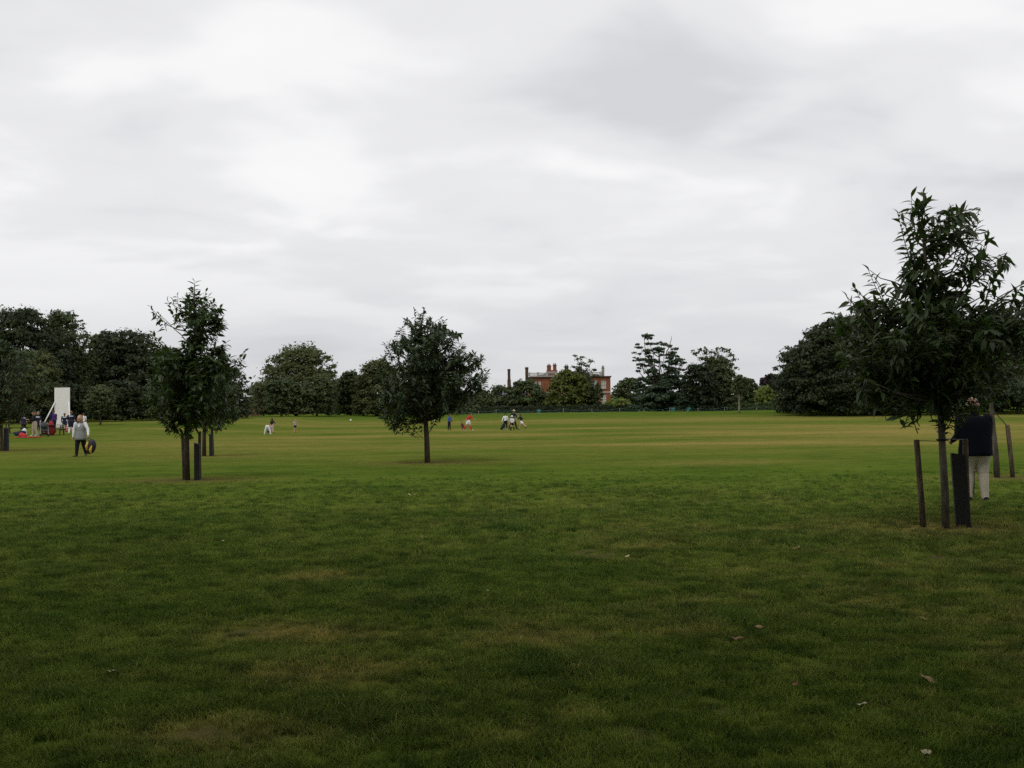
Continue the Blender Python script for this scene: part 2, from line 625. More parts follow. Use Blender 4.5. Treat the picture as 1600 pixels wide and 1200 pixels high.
def build_ground():
    ys = [-70, -45, -30, -20, -14, -9, -5, -2, 0, 1.5]
    y = 2.6
    while y < 30:
        ys.append(y)
        y += max(0.09, y * 0.009)
    while y < 260:
        ys.append(y)
        y *= 1.0125
    ys += [300, 380, 500, 750, 1200, 2200, 4000]
    ys = np.array(ys)
    u = np.linspace(-1, 1, 321)
    u = np.sign(u) * (0.72 * np.abs(u) + 0.28 * np.abs(u) ** 3)
    hw = np.where(ys < 3, 60.0, 0) + np.where(ys >= 3, 0.85 * ys + 7, 0)
    hw = np.where(ys < 3, np.interp(ys, [-70, 1.5, 3], [60, 14, 9.6]), hw)
    X = u[None, :] * hw[:, None]
    Y = np.repeat(ys[:, None], len(u), 1)
    Z = ground_z(X, Y)
    Z = Z + 0.05 * (fbm(X * 0.35, Y * 0.35, 44, 3) - 0.5) * (1 - sstep(40, 70, Y)) * (Y > 2)
    nr, nc = X.shape
    idx = np.arange(nr * nc).reshape(nr, nc)
    q = np.stack([idx[:-1, :-1], idx[:-1, 1:], idx[1:, 1:], idx[1:, :-1]], -1).reshape(-1, 4)
    me = np_mesh('ground', np.stack([X, Y, Z], -1).reshape(-1, 3), q, lawn_material('lawn_turf', False), smooth=True)
    for nm, v in zip(('dry', 'bare', 'lush'), lawn_masks(X.ravel(), Y.ravel())):
        a = me.attributes.new(nm, 'FLOAT', 'POINT')
        a.data.foreach_set('value', v.astype(np.float32))
    o = link('ground', me)
    tag(o, 'wide park lawn with worn straw patches reaching to the far trees', None, None, 'structure')
    return o


ground = build_ground()


def lawn_z(x, y):
    return ground_z(x, y) + 0.05 * (fbm(x * 0.35, y * 0.35, 44, 3) - 0.5) * (1 - sstep(40, 70, y)) * (y > 2)


def build_grass():
    rng = np.random.default_rng(7)
    gm = lawn_material('grass_blade', True)
    tufts = bpy.data.collections.new('grass_tuft_kinds')
    for v in range(8):
        nb = 34
        V, Fq, Ft = [], [], []
        for b in range(nb):
            r, a = 0.065 * math.sqrt(rng.random()), rng.random() * 6.283
            bx, by = r * math.cos(a), r * math.sin(a)
            h = rng.uniform(0.018, 0.056)
            w = rng.uniform(0.0016, 0.0034)
            la = rng.random() * 6.283
            lean = rng.uniform(0.15, 1.1) * h
            sa = rng.random() * 6.283
            sx, sy = w * math.cos(sa), w * math.sin(sa)
            dx, dy = lean * math.cos(la), lean * math.sin(la)
            o = len(V)
            V += [(bx - sx, by - sy, -0.006), (bx + sx, by + sy, -0.006), (bx + dx * .4 + sx * .8, by + dy * .4 + sy * .8, h * .62), (bx + dx * .4 - sx * .8, by + dy * .4 - sy * .8, h * .62), (bx + dx, by + dy, h)]
            Fq.append((o, o + 1, o + 2, o + 3))
            Ft.append((o + 3, o + 2, o + 4))
        me = np_mesh('grass_tuft', V, [np.array(Fq), np.array(Ft)], gm)
        ob = bpy.data.objects.new('grass_tuft', me)
        tufts.objects.link(ob)
    pts = []
    for y0, y1, dens, sc in ((2.8, 7, 620, 1.0), (7, 11, 420, 1.1), (11, 16, 210, 1.25), (16, 24, 100, 1.35), (24, 40, 42, 1.4)):
        n = int(dens * (y1 - y0) * (1.24 * (y0 + y1) / 2 + 2))
        yy = rng.uniform(y0, y1, n)
        hw = 0.62 * yy + 1.0
        # accept so that density is even across the wedge
        xx = rng.uniform(-1, 1, n) * (0.62 * y1 + 1.0)
        k = np.abs(xx) < hw
        pts.append(np.stack([xx[k], yy[k], np.full(k.sum(), sc)], 1))
    P = np.concatenate(pts)
    P = P[rng.random(len(P)) > sstep(11, 29, P[:, 1])]
    P[:, 2] *= 1 - 0.45 * sstep(14, 28, P[:, 1])
    dry, bare, lush = lawn_masks(P[:, 0], P[:, 1])
    keep = rng.random(len(P)) > np.clip(bare * 1.05, 0, 0.93)
    P, dry, bare, lush = P[keep], dry[keep], bare[keep], lush[keep]
    cl = fbm(P[:, 0] * 2.2, P[:, 1] * 2.2, 61, 3)
    s = P[:, 2] * (0.62 + 0.5 * cl + 0.4 * lush - 0.2 * dry - 0.25 * bare) * rng.uniform(0.8, 1.2, len(P))
    s = np.clip(s, 0.35, 2.6)
    me = bpy.data.meshes.new('grass')
    me.vertices.add(len(P))
    Z = lawn_z(P[:, 0], P[:, 1])
    me.vertices.foreach_set('co', np.stack([P[:, 0], P[:, 1], Z], 1).astype(np.float32).ravel())
    for nm, v in (('dry', dry), ('bare', bare), ('lush', lush), ('siz', s), ('tone', np.clip(0.5 + 1.5 * (fbm(P[:, 0] * 6.5 + 5, P[:, 1] * 8.0, 131, 3) - 0.5) + rng.normal(size=len(P)) * 0.26 + 0.22 * sstep(15, 27, P[:, 1]), 0, 1)), ('rot', rng.random(len(P)) * 6.283)):
        a = me.attributes.new(nm, 'FLOAT', 'POINT')
        a.data.foreach_set('value', v.astype(np.float32))
    a = me.attributes.new('pick', 'INT', 'POINT')
    a.data.foreach_set('value', rng.integers(0, 8, len(P)).astype(np.int32))
    o = link('grass', me)
    tag(o, 'short mown grass blades of the lawn in the foreground', 'grass', None, 'stuff')
    ng = bpy.data.node_groups.new('scatter_grass', 'GeometryNodeTree')
    ng.interface.new_socket('Geometry', in_out='INPUT', socket_type='NodeSocketGeometry')
    ng.interface.new_socket('Geometry', in_out='OUTPUT', socket_type='NodeSocketGeometry')
    gi, go = ng.nodes.new('NodeGroupInput'), ng.nodes.new('NodeGroupOutput')
    ci = ng.nodes.new('GeometryNodeCollectionInfo')
    ci.inputs[0].default_value = tufts
    ci.inputs['Separate Children'].default_value = True
    ci.inputs['Reset Children'].default_value = True
    m2p = ng.nodes.new('GeometryNodeMeshToPoints')
    ip = ng.nodes.new('GeometryNodeInstanceOnPoints')
    ip.inputs['Pick Instance'].default_value = True

    def na(nm, ty='FLOAT'):
        n = ng.nodes.new('GeometryNodeInputNamedAttribute')
        n.data_type = ty
        n.inputs[0].default_value = nm
        return n.outputs[0]
    cx = ng.nodes.new('ShaderNodeCombineXYZ')
    ng.links.new(na('rot'), cx.inputs[2])
    e2r = ng.nodes.new('FunctionNodeEulerToRotation')
    ng.links.new(cx.outputs[0], e2r.inputs[0])
    ng.links.new(gi.outputs[0], m2p.inputs[0])
    ng.links.new(m2p.outputs[0], ip.inputs['Points'])
    ng.links.new(ci.outputs[0], ip.inputs['Instance'])
    ng.links.new(na('pick', 'INT'), ip.inputs['Instance Index'])
    ng.links.new(e2r.outputs[0], ip.inputs['Rotation'])
    ng.links.new(na('siz'), ip.inputs['Scale'])
    ng.links.new(ip.outputs[0], go.inputs[0])
    md = o.modifiers.new('scatter', 'NODES')
    md.node_group = ng
    print('grass tufts', len(P))


build_grass()

# ------------------------------------------------------------------ trees
def leaf_quads(rng, C, Nrm, S):
    """bent rhombic leaf sprays at centres C with normals Nrm and sizes S -> verts, quads"""
    n = len(C)
    Nrm = Nrm / np.linalg.norm(Nrm, axis=1, keepdims=True)
    R_ = rng.normal(size=(n, 3))
    U = np.cross(Nrm, R_)
    U /= np.linalg.norm(U, axis=1, keepdims=True) + 1e-9
    W = np.cross(Nrm, U)
    a = S[:, None] * 0.62
    b = S[:, None] * rng.uniform(0.28, 0.5, (n, 1))
    bend = Nrm * S[:, None] * rng.uniform(-0.25, 0.1, (n, 1))
    V = np.stack([C - U * a + bend, C - W * b, C + U * a + bend, C + W * b], 1).reshape(-1, 3)
    return V, np.arange(n * 4).reshape(n, 4)


def leaf_tris(rng, C, Nrm, S):
    n = len(C)
    Nrm = Nrm / np.linalg.norm(Nrm, axis=1, keepdims=True)
    U = np.cross(Nrm, rng.normal(size=(n, 3)))
    U /= np.linalg.norm(U, axis=1, keepdims=True) + 1e-9
    W = np.cross(Nrm, U)
    S = S[:, None]
    b = S * rng.uniform(0.45, 0.75, (n, 1))
    V = np.stack([C - U * S * 0.6, C + U * S * 0.35 + W * b, C + U * S * 0.5 - W * b * 0.7], 1).reshape(-1, 3)
    return V, np.arange(n * 3).reshape(n, 3)


def sphere_dirs(rng, n):
    v = rng.normal(size=(n, 3))
    return v / np.linalg.norm(v, axis=1, keepdims=True)


def cluster_leaves(rng, centres, radii, flat, per, s, up=0.35, quads=False):
    """leaf sprays around clump centres: shells thicker on the outside, facing outwards and up"""
    cs, ns = [], []
    for c, r, n in zip(centres, radii, per):
        d = sphere_dirs(rng, n)
        d[:, 2] = np.where(d[:, 2] < -0.35, -d[:, 2] * 0.6, d[:, 2])
        rr = r * rng.uniform(0.05, 1.12, (n, 1)) ** 0.55 * (1 + 0.22 * np.sin(d @ rng.normal(size=(3, 1)) * 4 + rng.uniform(0, 6)))
        p = d * rr
        p[:, 2] *= flat
        cs.append(np.asarray(c)[None] + p)
        nn = d + rng.normal(size=(n, 3)) * 0.45
        nn[:, 2] += up
        ns.append(nn)
    C, Nn = np.concatenate(cs), np.concatenate(ns)
    S = s * rng.uniform(0.6, 1.35, len(C))
    return (leaf_quads if quads else leaf_tris)(rng, C, Nn, S)


def branch_curve(a, b, sag, rng, n=6, wob=0.06):
    a, b = Vector(a), Vector(b)
    L = (b - a).length
    out = []
    for i in range(n):
        t = i / (n - 1)
        p = a.lerp(b, t)
        p.z += sag * L * math.sin(math.pi * t)
        if 0 < i < n - 1:
            p += Vector(rng.normal(size=3) * wob * L)
        out.append(p)
    return out


def big_tree(name, label, px, d, rows, mat, seed, clumps=None, cat='tree', group='trees at the far edge of the lawn', bark=None, dens=1.0, clump_r=None, base_px=None, trunk_r=None, flat=0.75, limb=True, leaf=None, extra_limbs=()):
    """rows: (y, x_left, x_right) crown outline in photo pixels at its own depth d; a round crown is filled with leaf clumps"""
    rng = np.random.default_rng(seed)
    g = based(px if base_px is None else base_px, d)
    root = empty(name, g)
    tag(root, label, cat, group)
    k = d / F_PX
    zs, cxs, hws = [], [], []
    for (y, xl, xr) in rows:
        p, q = at(xl, y, d), at(xr, y, d)
        zs.append((p.z + q.z) / 2 - g.z)
        cxs.append((p.x + q.x) / 2 - g.x)
        hws.append(abs(q.x - p.x) / 2)
    zs, cxs, hws = np.array(zs)[::-1], np.array(cxs)[::-1], np.array(hws)[::-1]
    zs[0] = min(zs[0], max(zs[0], 0.2))
    s = (leaf or 0.0024 * d) * 0.86
    zf = np.linspace(zs[0], zs[-1], 60)
    hf = np.interp(zf, zs, hws)
    area = float(np.trapezoid(2 * hf, zf)) if hasattr(np, 'trapezoid') else float(np.trapz(2 * hf, zf))
    rmax = hws.max()
    rc0 = clump_r or min(max(0.24 * rmax, 0.45), 1.7)
    nleaf = int(min(dens * 14 * area / (s * s * 0.55), 80000))
    ncl = int(np.clip(3.4 * area / (rc0 * rc0), 16, 520))
    pr = hf + 0.15
    pr = pr / pr.sum()
    zc = rng.choice(zf, ncl, p=pr) + rng.uniform(-.5, .5, ncl) * (zf[1] - zf[0])
    th = rng.uniform(0, 2 * math.pi, ncl)
    rr = rng.random(ncl) ** 0.38
    hw = np.maximum(np.interp(zc, zs, hws) - 0.55 * rc0, 0.05)
    C = np.stack([np.interp(zc, zs, cxs) + rr * hw * np.cos(th), rr * hw * np.sin(th) * 0.9, np.minimum(zc, zs[-1] - 0.45 * rc0)], 1)
    C[:, 2] = np.maximum(C[:, 2] + rng.normal(size=ncl) * 0.3 * rc0, 0.35 * rc0)
    R_ = rc0 * rng.uniform(0.4, 1.45, ncl)
    # small sprigs breaking the outline
    nsp = int(ncl * 0.5)
    zc2 = zs[0] + (zs[-1] - zs[0]) * rng.random(nsp) ** 0.6
    th2 = rng.uniform(0, 2 * math.pi, nsp)
    hw2 = np.interp(zc2, zs, hws) + rc0 * rng.uniform(-0.5, 0.15, nsp)
    C = np.concatenate([C, np.stack([np.interp(zc2, zs, cxs) + hw2 * np.cos(th2), hw2 * np.sin(th2), zc2 + rc0 * rng.uniform(-0.3, 0.25, nsp)], 1)])
    C[:, 2] = np.maximum(C[:, 2], 0.3 * rc0)
    R_ = np.concatenate([R_, rc0 * rng.uniform(0.22, 0.5, nsp)])
    if clumps:
        ex = [at(cx, cy, d) - g for (cx, cy, w) in clumps]
        ex = np.array([(p.x, p.y + rng.uniform(-1, 1) * 0.25 * rmax, p.z) for p in ex])
        C = np.concatenate([C, ex])
        R_ = np.concatenate([R_, np.array([w * k for (_, _, w) in clumps])])
    wgt = R_ ** 2
    per = np.maximum((nleaf * wgt / wgt.sum()).astype(int), 12)
    V, Q = cluster_leaves(rng, C, R_, flat, per, s)
    V[:, 2] = np.maximum(V[:, 2], 0.02)
    link('crown', np_mesh('crown', V, Q, mat), root)
    tr = trunk_r or max(0.018 * (zs[-1]) + 0.05, 0.08)
    top = Vector((float(np.interp(zs[-1] * 0.8, zs, cxs)), 0, zs[-1] * 0.82))
    tb = MB()
    pts = branch_curve((0, 0, -0.1), top, 0.0, rng, 8, 0.012)
    tb.tube(pts, [tr * (1.25 - 1.12 * i / 7) for i in range(8)], 9)
    tb.build('trunk', bark or BARK, root, True)
    if limb:
        lb = MB()
        pick = list(rng.choice(len(C), min(12, len(C)), replace=False)) + (list(range(len(C) - len(clumps), len(C)))[::1 if len(clumps) < 40 else 3] if clumps else [])
        for i in pick:
            c = Vector(C[i])
            t0 = np.clip((c.z / zs[-1]) * 0.62, 0.12, 0.8)
            a = pts[0].lerp(pts[-1], float(t0))
            lb.tube(branch_curve(a, c, -0.08, rng, 5, 0.03), [tr * f for f in ((0.5, 0.4, 0.3, 0.2, 0.08) if i < len(C) - len(clumps or ()) else (0.3, 0.24, 0.18, 0.12, 0.06))], 6)
        for (p0, p1, r) in extra_limbs:
            a, b = at(*p0, d) - g, at(*p1, d) - g
            a.y -= 0.8 * rmax
            b.y -= 0.8 * rmax
            lb.tube(branch_curve(a, b, 0.0, rng, 6, 0.03), [r * f for f in (1, .9, .75, .6, .45, .25)], 6)
        lb.build('limbs', bark or BARK, root, True)
    return root


T = big_tree
# belt on the left
T('broadleaf_tree', 'tall dark bumpy topped tree at the left border, highest of the belt', 30, 120, [(486, 20, 48), (497, -8, 72), (520, -30, 95), (560, -45, 112), (610, -50, 118), (652, -40, 108)], LEAF_DARK, 1, clump_r=1.1)
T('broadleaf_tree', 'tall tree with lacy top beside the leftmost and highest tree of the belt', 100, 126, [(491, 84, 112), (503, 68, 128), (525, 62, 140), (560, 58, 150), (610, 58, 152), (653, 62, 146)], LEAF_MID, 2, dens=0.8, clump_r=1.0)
T('broadleaf_tree', 'olive tree low in front of the belt, left of the white sight screen', 40, 112, [(552, 20, 60), (570, -10, 85), (600, -20, 92), (650, -15, 80)], LEAF_OLIVE, 3)
T('broadleaf_tree', 'dome shaped dark tree in the belt right of the white sight screen', 200, 132, [(523, 168, 214), (531, 152, 232), (550, 143, 255), (580, 140, 272), (620, 138, 276), (653, 142, 268)], LEAF_DARK, 4, flat=0.6, leaf=0.38)
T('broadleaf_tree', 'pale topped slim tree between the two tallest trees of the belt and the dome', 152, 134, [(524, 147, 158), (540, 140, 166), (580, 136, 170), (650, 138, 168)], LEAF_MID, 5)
T('broadleaf_tree', 'dark tree rising behind the staked tree with the double post, left side', 262, 138, [(547, 246, 276), (560, 234, 300), (590, 226, 320), (652, 230, 318)], LEAF_DARK, 6)
T('broadleaf_tree', 'dark tree ending the belt beside the gap of sky, right of the staked tree', 345, 140, [(566, 318, 340), (582, 300, 376), (600, 292, 386), (625, 290, 388), (652, 296, 384)], LEAF_DARK, 7)
T('broadleaf_tree', 'dark filler tree deep in the belt behind the walking woman', 138, 142, [(556, 120, 156), (575, 100, 176), (610, 95, 185), (652, 95, 185)], LEAF_DARK, 8)
for i, (x, y0, w, d, m_) in enumerate(((118, 604, 34, 116, LEAF_DARK), (190, 598, 42, 120, LEAF_DARK), (246, 606, 40, 122, LEAF_MID), (305, 600, 44, 124, LEAF_DARK), (360, 606, 32, 126, LEAF_DARK), (60, 612, 40, 114, LEAF_DARK))):
    T('tall_shrub', ['dark shrub filling the belt just behind the white sight screen', 'broad dark shrub at the foot of the dome shaped tree', 'mid green shrub between the dome tree and the staked tree', 'dark shrub low behind the trunk of the staked tree with double post', 'dark shrub at the end of the belt by the gap', 'dark shrub behind the picnic party at the foot of the tallest tree'][i], x, d,
      [(y0, x - w * 0.4, x + w * 0.4), (y0 + 14, x - w * 0.85, x + w * 0.85), (y0 + 34, x - w, x + w), (654, x - w * 0.95, x + w * 0.95)], m_, 20 + i, cat='shrub', group='shrubs along the left tree belt', limb=False)
T('small_tree', 'small round tree on thin trunk before the dark belt, right of the walking woman', 156, 102, [(604, 149, 164), (612, 139, 174), (628, 134, 179), (642, 136, 177), (649, 147, 168)], LEAF_MID, 30, group='small trees on the far lawn', trunk_r=0.09)

# centre left
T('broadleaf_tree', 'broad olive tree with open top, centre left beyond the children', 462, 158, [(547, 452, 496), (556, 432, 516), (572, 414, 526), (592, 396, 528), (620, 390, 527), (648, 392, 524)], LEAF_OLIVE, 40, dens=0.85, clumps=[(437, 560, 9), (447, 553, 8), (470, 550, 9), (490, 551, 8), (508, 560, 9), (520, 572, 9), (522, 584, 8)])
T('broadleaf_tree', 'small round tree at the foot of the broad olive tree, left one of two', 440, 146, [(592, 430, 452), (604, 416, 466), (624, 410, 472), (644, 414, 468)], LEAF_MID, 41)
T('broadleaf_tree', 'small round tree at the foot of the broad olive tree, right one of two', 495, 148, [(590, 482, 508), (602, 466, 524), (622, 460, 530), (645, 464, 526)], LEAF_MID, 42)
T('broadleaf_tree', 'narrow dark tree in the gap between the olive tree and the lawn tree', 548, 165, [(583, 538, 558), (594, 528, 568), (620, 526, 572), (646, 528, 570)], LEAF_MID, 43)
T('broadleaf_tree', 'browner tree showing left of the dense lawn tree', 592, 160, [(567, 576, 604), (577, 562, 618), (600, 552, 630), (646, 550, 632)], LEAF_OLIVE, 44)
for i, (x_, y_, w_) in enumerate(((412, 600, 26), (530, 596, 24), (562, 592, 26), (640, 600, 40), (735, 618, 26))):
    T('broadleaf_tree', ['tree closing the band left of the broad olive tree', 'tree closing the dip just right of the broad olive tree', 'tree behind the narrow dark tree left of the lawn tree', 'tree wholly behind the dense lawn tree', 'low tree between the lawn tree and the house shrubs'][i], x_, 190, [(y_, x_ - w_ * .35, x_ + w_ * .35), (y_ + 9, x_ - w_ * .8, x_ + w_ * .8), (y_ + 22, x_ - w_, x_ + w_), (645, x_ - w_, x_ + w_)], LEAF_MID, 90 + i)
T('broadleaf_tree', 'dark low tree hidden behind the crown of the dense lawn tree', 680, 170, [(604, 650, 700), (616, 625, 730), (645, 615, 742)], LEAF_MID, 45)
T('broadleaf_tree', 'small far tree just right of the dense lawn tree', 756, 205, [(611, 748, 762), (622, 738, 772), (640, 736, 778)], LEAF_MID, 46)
# the lawn edge in front of the house
for i, (x, d, rows, m_) in enumerate((
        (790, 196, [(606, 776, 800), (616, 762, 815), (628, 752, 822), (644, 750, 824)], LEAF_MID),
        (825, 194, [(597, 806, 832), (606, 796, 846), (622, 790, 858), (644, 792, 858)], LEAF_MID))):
    T('tall_shrub', ['spreading grey green shrub at the left corner of the brick house', 'taller rounded shrub below the left chimney of the brick house'][i], x, d, rows, m_, 50 + i, cat='shrub', group='shrubs before the brick house', limb=False)
T('broadleaf_tree', 'rounded yellow green tree standing before the middle of the brick house', 884, 190, [(582, 876, 900), (591, 864, 912), (606, 855, 919), (624, 852, 920), (645, 856, 916)], LEAF_YELLOW, 55)
T('broadleaf_tree', 'dark tree with a thin straggling top before the brick house', 918, 192, [(583, 902, 914), (590, 894, 926), (604, 890, 938), (622, 888, 943), (645, 892, 942)], LEAF_MID, 56, clumps=[(899, 556, 4), (903, 562, 6), (911, 560, 6), (922, 565, 6), (908, 570, 8), (897, 574, 6), (917, 573, 6), (927, 579, 6), (904, 579, 8), (914, 581, 8), (930, 588, 7), (896, 583, 6)], trunk_r=0.2,
  extra_limbs=(((908, 600), (900, 556), 0.12), ((908, 585), (924, 566), 0.1)))
T('tall_shrub', 'low bright green shrub at the right corner of the brick house', 964, 182, [(626, 952, 974), (631, 944, 984), (643, 942, 988)], LEAF_LIME, 57, cat='shrub', limb=False, group='shrubs before the brick house')
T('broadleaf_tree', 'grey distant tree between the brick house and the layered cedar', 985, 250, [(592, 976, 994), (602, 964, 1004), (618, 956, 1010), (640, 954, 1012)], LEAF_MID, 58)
# cedar
_rc = random.Random(12)
_cl = []
for (x_, y_, w_) in [(1017, 524, 11), (1009, 527, 7), (1006, 535, 12), (1028, 534, 10), (1000, 545, 9), (1018, 546, 14), (996, 552, 6), (1034, 545, 8), (1046, 540, 6), (1049, 547, 9), (1000, 562, 9), (993, 560, 5), (1022, 557, 13), (1046, 556, 11), (1060, 559, 8), (1032, 567, 15), (1004, 575, 10), (1058, 567, 12), (1066, 565, 6), (997, 579, 6), (1022, 579, 15), (1050, 578, 17), (1068, 575, 7), (1008, 590, 12), (1036, 589, 20), (1060, 588, 15), (998, 601, 9), (1012, 551, 6), (1024, 540, 6), (1014, 568, 8), (1040, 572, 8), (1052, 563, 7), (1030, 552, 7), (1044, 583, 9), (1016, 585, 9), (1060, 600, 14), (1036, 600, 16), (1012, 600, 12)]:
    for _ in range(3):
        _cl.append((x_ + _rc.gauss(0, w_ * .45), y_ + _rc.gauss(0, 2.4), w_ * _rc.uniform(.35, .75)))
T('cedar_tree', 'tall cedar with flat layered branches right of the brick house', 1030, 178,
  [(594, 1012, 1052), (604, 996, 1078), (622, 990, 1086), (646, 992, 1082)], LEAF_CEDAR, 60, flat=0.42, trunk_r=0.42, bark=BARK, dens=2.8, clumps=_cl,
  extra_limbs=(((1035, 560), (1043, 528), 0.1), ((1026, 560), (1000, 548), 0.1), ((1024, 575), (996, 562), 0.1)))
T('broadleaf_tree', 'very dark rounded tree between the cedar and the curly topped tree', 1088, 172, [(572, 1080, 1098), (580, 1072, 1110), (600, 1064, 1122), (645, 1066, 1120)], LEAF_HEDGE, 61)
T('broadleaf_tree', 'tree with curly clumped top and pale limbs right of the cedar', 1124, 176, [(562, 1104, 1134), (580, 1097, 1144), (604, 1098, 1150), (622, 1096, 1152), (645, 1100, 1150)], LEAF_MID, 62, flat=0.9, dens=1.2,
  clumps=[(1088, 553, 7), (1084, 549, 4), (1094, 547, 5), (1102, 551, 7), (1100, 545, 4), (1112, 551, 6), (1119, 546, 5), (1117, 554, 7), (1130, 549, 7), (1128, 545, 4), (1138, 549, 5), (1142, 556, 7), (1148, 563, 6), (1144, 570, 6), (1150, 576, 6), (1146, 584, 6), (1154, 590, 5), (1157, 597, 4), (1108, 563, 12), (1124, 562, 12), (1096, 562, 8), (1134, 566, 9), (1112, 577, 13), (1128, 578, 11), (1140, 592, 8)],
  extra_limbs=(((1114, 632), (1110, 580), 0.16), ((1122, 625), (1130, 582), 0.14)), bark=BARK_GREY)
T('small_tree', 'slender pale trunked tree at the edge of the lawn before the clipped hedge', 1155, 152, [(588, 1150, 1160), (596, 1143, 1168), (608, 1144, 1170), (616, 1150, 1163)], LEAF_MID, 63, trunk_r=0.13, bark=BARK_PALE, dens=0.45, clump_r=0.5, group='small trees on the far lawn')
T('broadleaf_tree', 'rounded far tree seen past the slender pale trunk', 1168, 225, [(594, 1160, 1178), (604, 1150, 1184), (620, 1146, 1188), (642, 1148, 1188)], LEAF_MID, 64)
T('broadleaf_tree', 'bright yellow green tree beside the big dark dome, right of centre', 1200, 215, [(604, 1192, 1208), (613, 1180, 1216), (626, 1180, 1218), (640, 1186, 1218)], LEAF_LIME, 65, dens=0.8)
T('broadleaf_tree', 'copper leaved far tree above the bright yellow green one', 1200, 245, [(587, 1194, 1212), (596, 1188, 1222), (620, 1190, 1222), (640, 1192, 1220)], LEAF_PURPLE, 66)
# right
T('broadleaf_tree', 'big dark dome of a tree behind the left half of the nearest tree', 1310, 132, [(500, 1296, 1345), (512, 1278, 1372), (530, 1252, 1398), (552, 1228, 1420), (580, 1210, 1436), (610, 1203, 1442), (640, 1206, 1440)], LEAF_DARK, 70, clump_r=1.15, dens=1.7, leaf=0.34)
T('broadleaf_tree', 'dark tree close behind the big dome, filling its lower half', 1320, 146, [(522, 1290, 1360), (545, 1250, 1400), (575, 1222, 1425), (610, 1212, 1432), (640, 1212, 1432)], LEAF_DARK, 74, clump_r=1.2, dens=1.3, leaf=0.36)
T('broadleaf_tree', 'dark tree behind the trunk of the nearest tree', 1470, 140, [(498, 1430, 1500), (520, 1405, 1530), (560, 1390, 1545), (638, 1400, 1540)], LEAF_DARK, 71)
T('broadleaf_tree', 'dark tree behind the back of the man in the navy jacket', 1560, 138, [(488, 1535, 1590), (515, 1510, 1620), (580, 1500, 1640), (636, 1505, 1635)], LEAF_DARK, 72)
T('broadleaf_tree', 'dark tree at the right border of the view', 1660, 136, [(490, 1630, 1690), (530, 1600, 1720), (580, 1590, 1735), (635, 1595, 1730)], LEAF_DARK, 73)
for i, (x, w) in enumerate(((1400, 60), (1500, 55), (1590, 60))):
    T('tall_shrub', ['dark shrub below the big dome at the lawn edge', 'dark shrub low behind the staked trunk of the nearest tree', 'dark shrub at the lawn edge beyond the thin staked tree'][i], x, 128, [(592, x - w * .4, x + w * .4), (606, x - w * .85, x + w * .85), (637, x - w, x + w)], LEAF_HEDGE, 76 + i, cat='shrub', group='shrubs along the right tree belt', limb=False)


def hedge(name, label, pa, pb, h, w, mat, seed, s=0.3):
    rng = np.random.default_rng(seed)
    a, b = Vector(pa), Vector(pb)
    L = (b - a).length
    n = int(L * (2 * h + w) * 2.6 / (s * s * 0.55))
    dx = (b - a).normalized()
    dy = Vector((-dx.y, dx.x, 0))
    u = rng.random(n) * L
    side = rng.random(n) * (2 * h + w)
    off = np.where(side < h, -w / 2, np.where(side < h + w, side - h - w / 2, w / 2))
    zz_ = np.where(side < h, side, np.where(side < h + w, h, side - h - w))
    zz_ = zz_ * (1 + 0.05 * np.sin(u * 0.7)) + rng.normal(size=n) * 0.05
    off = off + rng.normal(size=n) * 0.06
    nn = np.stack([np.zeros(n), np.zeros(n), np.where((side > h) & (side < h + w), 1.0, 0.2)], 1)
    sg = np.where(side < h, -1.0, np.where(side < h + w, 0.0, 1.0))
    nn = nn + np.array(dy)[None] * sg[:, None] + rng.normal(size=(n, 3)) * 0.5
    C = np.array(a)[None] + np.array(dx)[None] * u[:, None] + np.array(dy)[None] * off[:, None]
    C[:, 2] = ground_z(C[:, 0], C[:, 1]) + np.maximum(zz_, 0.03)
    root = empty(name, a)
    tag(root, label, 'hedge', 'clipped hedges at the far edge of the lawn')
    V, Q = leaf_quads(rng, C - np.array(a)[None], nn, s * rng.uniform(0.7, 1.3, n))
    link('foliage', np_mesh('foliage', V, Q, mat), root)
    core = MB()
    z0 = gz(a.x, a.y)
    cc = (b - a) * 0.5
    rz = math.atan2(dx.y, dx.x)
    core.box((cc.x, cc.y, h * 0.46), (L - 0.3, w * 0.8, h * 0.92), Matrix.Rotation(rz, 3, 'Z'))
    core.build('branches', BARK, root)
    return root


def treeline():
    rng = np.random.default_rng(99)
    n = 42000
    x = rng.uniform(-330, 330, n)
    y = 345 + rng.uniform(-8, 8, n)
    h = 3.2 + 3.4 * fbm(x * 0.06, x * 0, 3, 4)
    z = 1.1 + h * rng.random(n) ** 0.7
    V, Q = leaf_quads(rng, np.stack([x, y, z], 1), np.stack([rng.normal(size=n) * .5, -np.ones(n), .6 + rng.normal(size=n) * .4], 1), rng.uniform(.7, 1.5, n))
    o = link('treeline', np_mesh('treeline', V, Q, LEAF_MID))
    tag(o, 'low far line of trees glimpsed through gaps at the horizon', 'treeline', None, 'stuff')


treeline()
hedge('clipped_hedge', 'long low dark hedge at the foot of the brick house', based(600, 182), based(996, 180), 1.15, 1.0, LEAF_HEDGE, 80)
hedge('clipped_hedge', 'short greener hedge behind the slender pale trunk', based(1100, 176), based(1215, 174), 1.15, 1.0, LEAF_HEDGE_BRIGHT, 81)


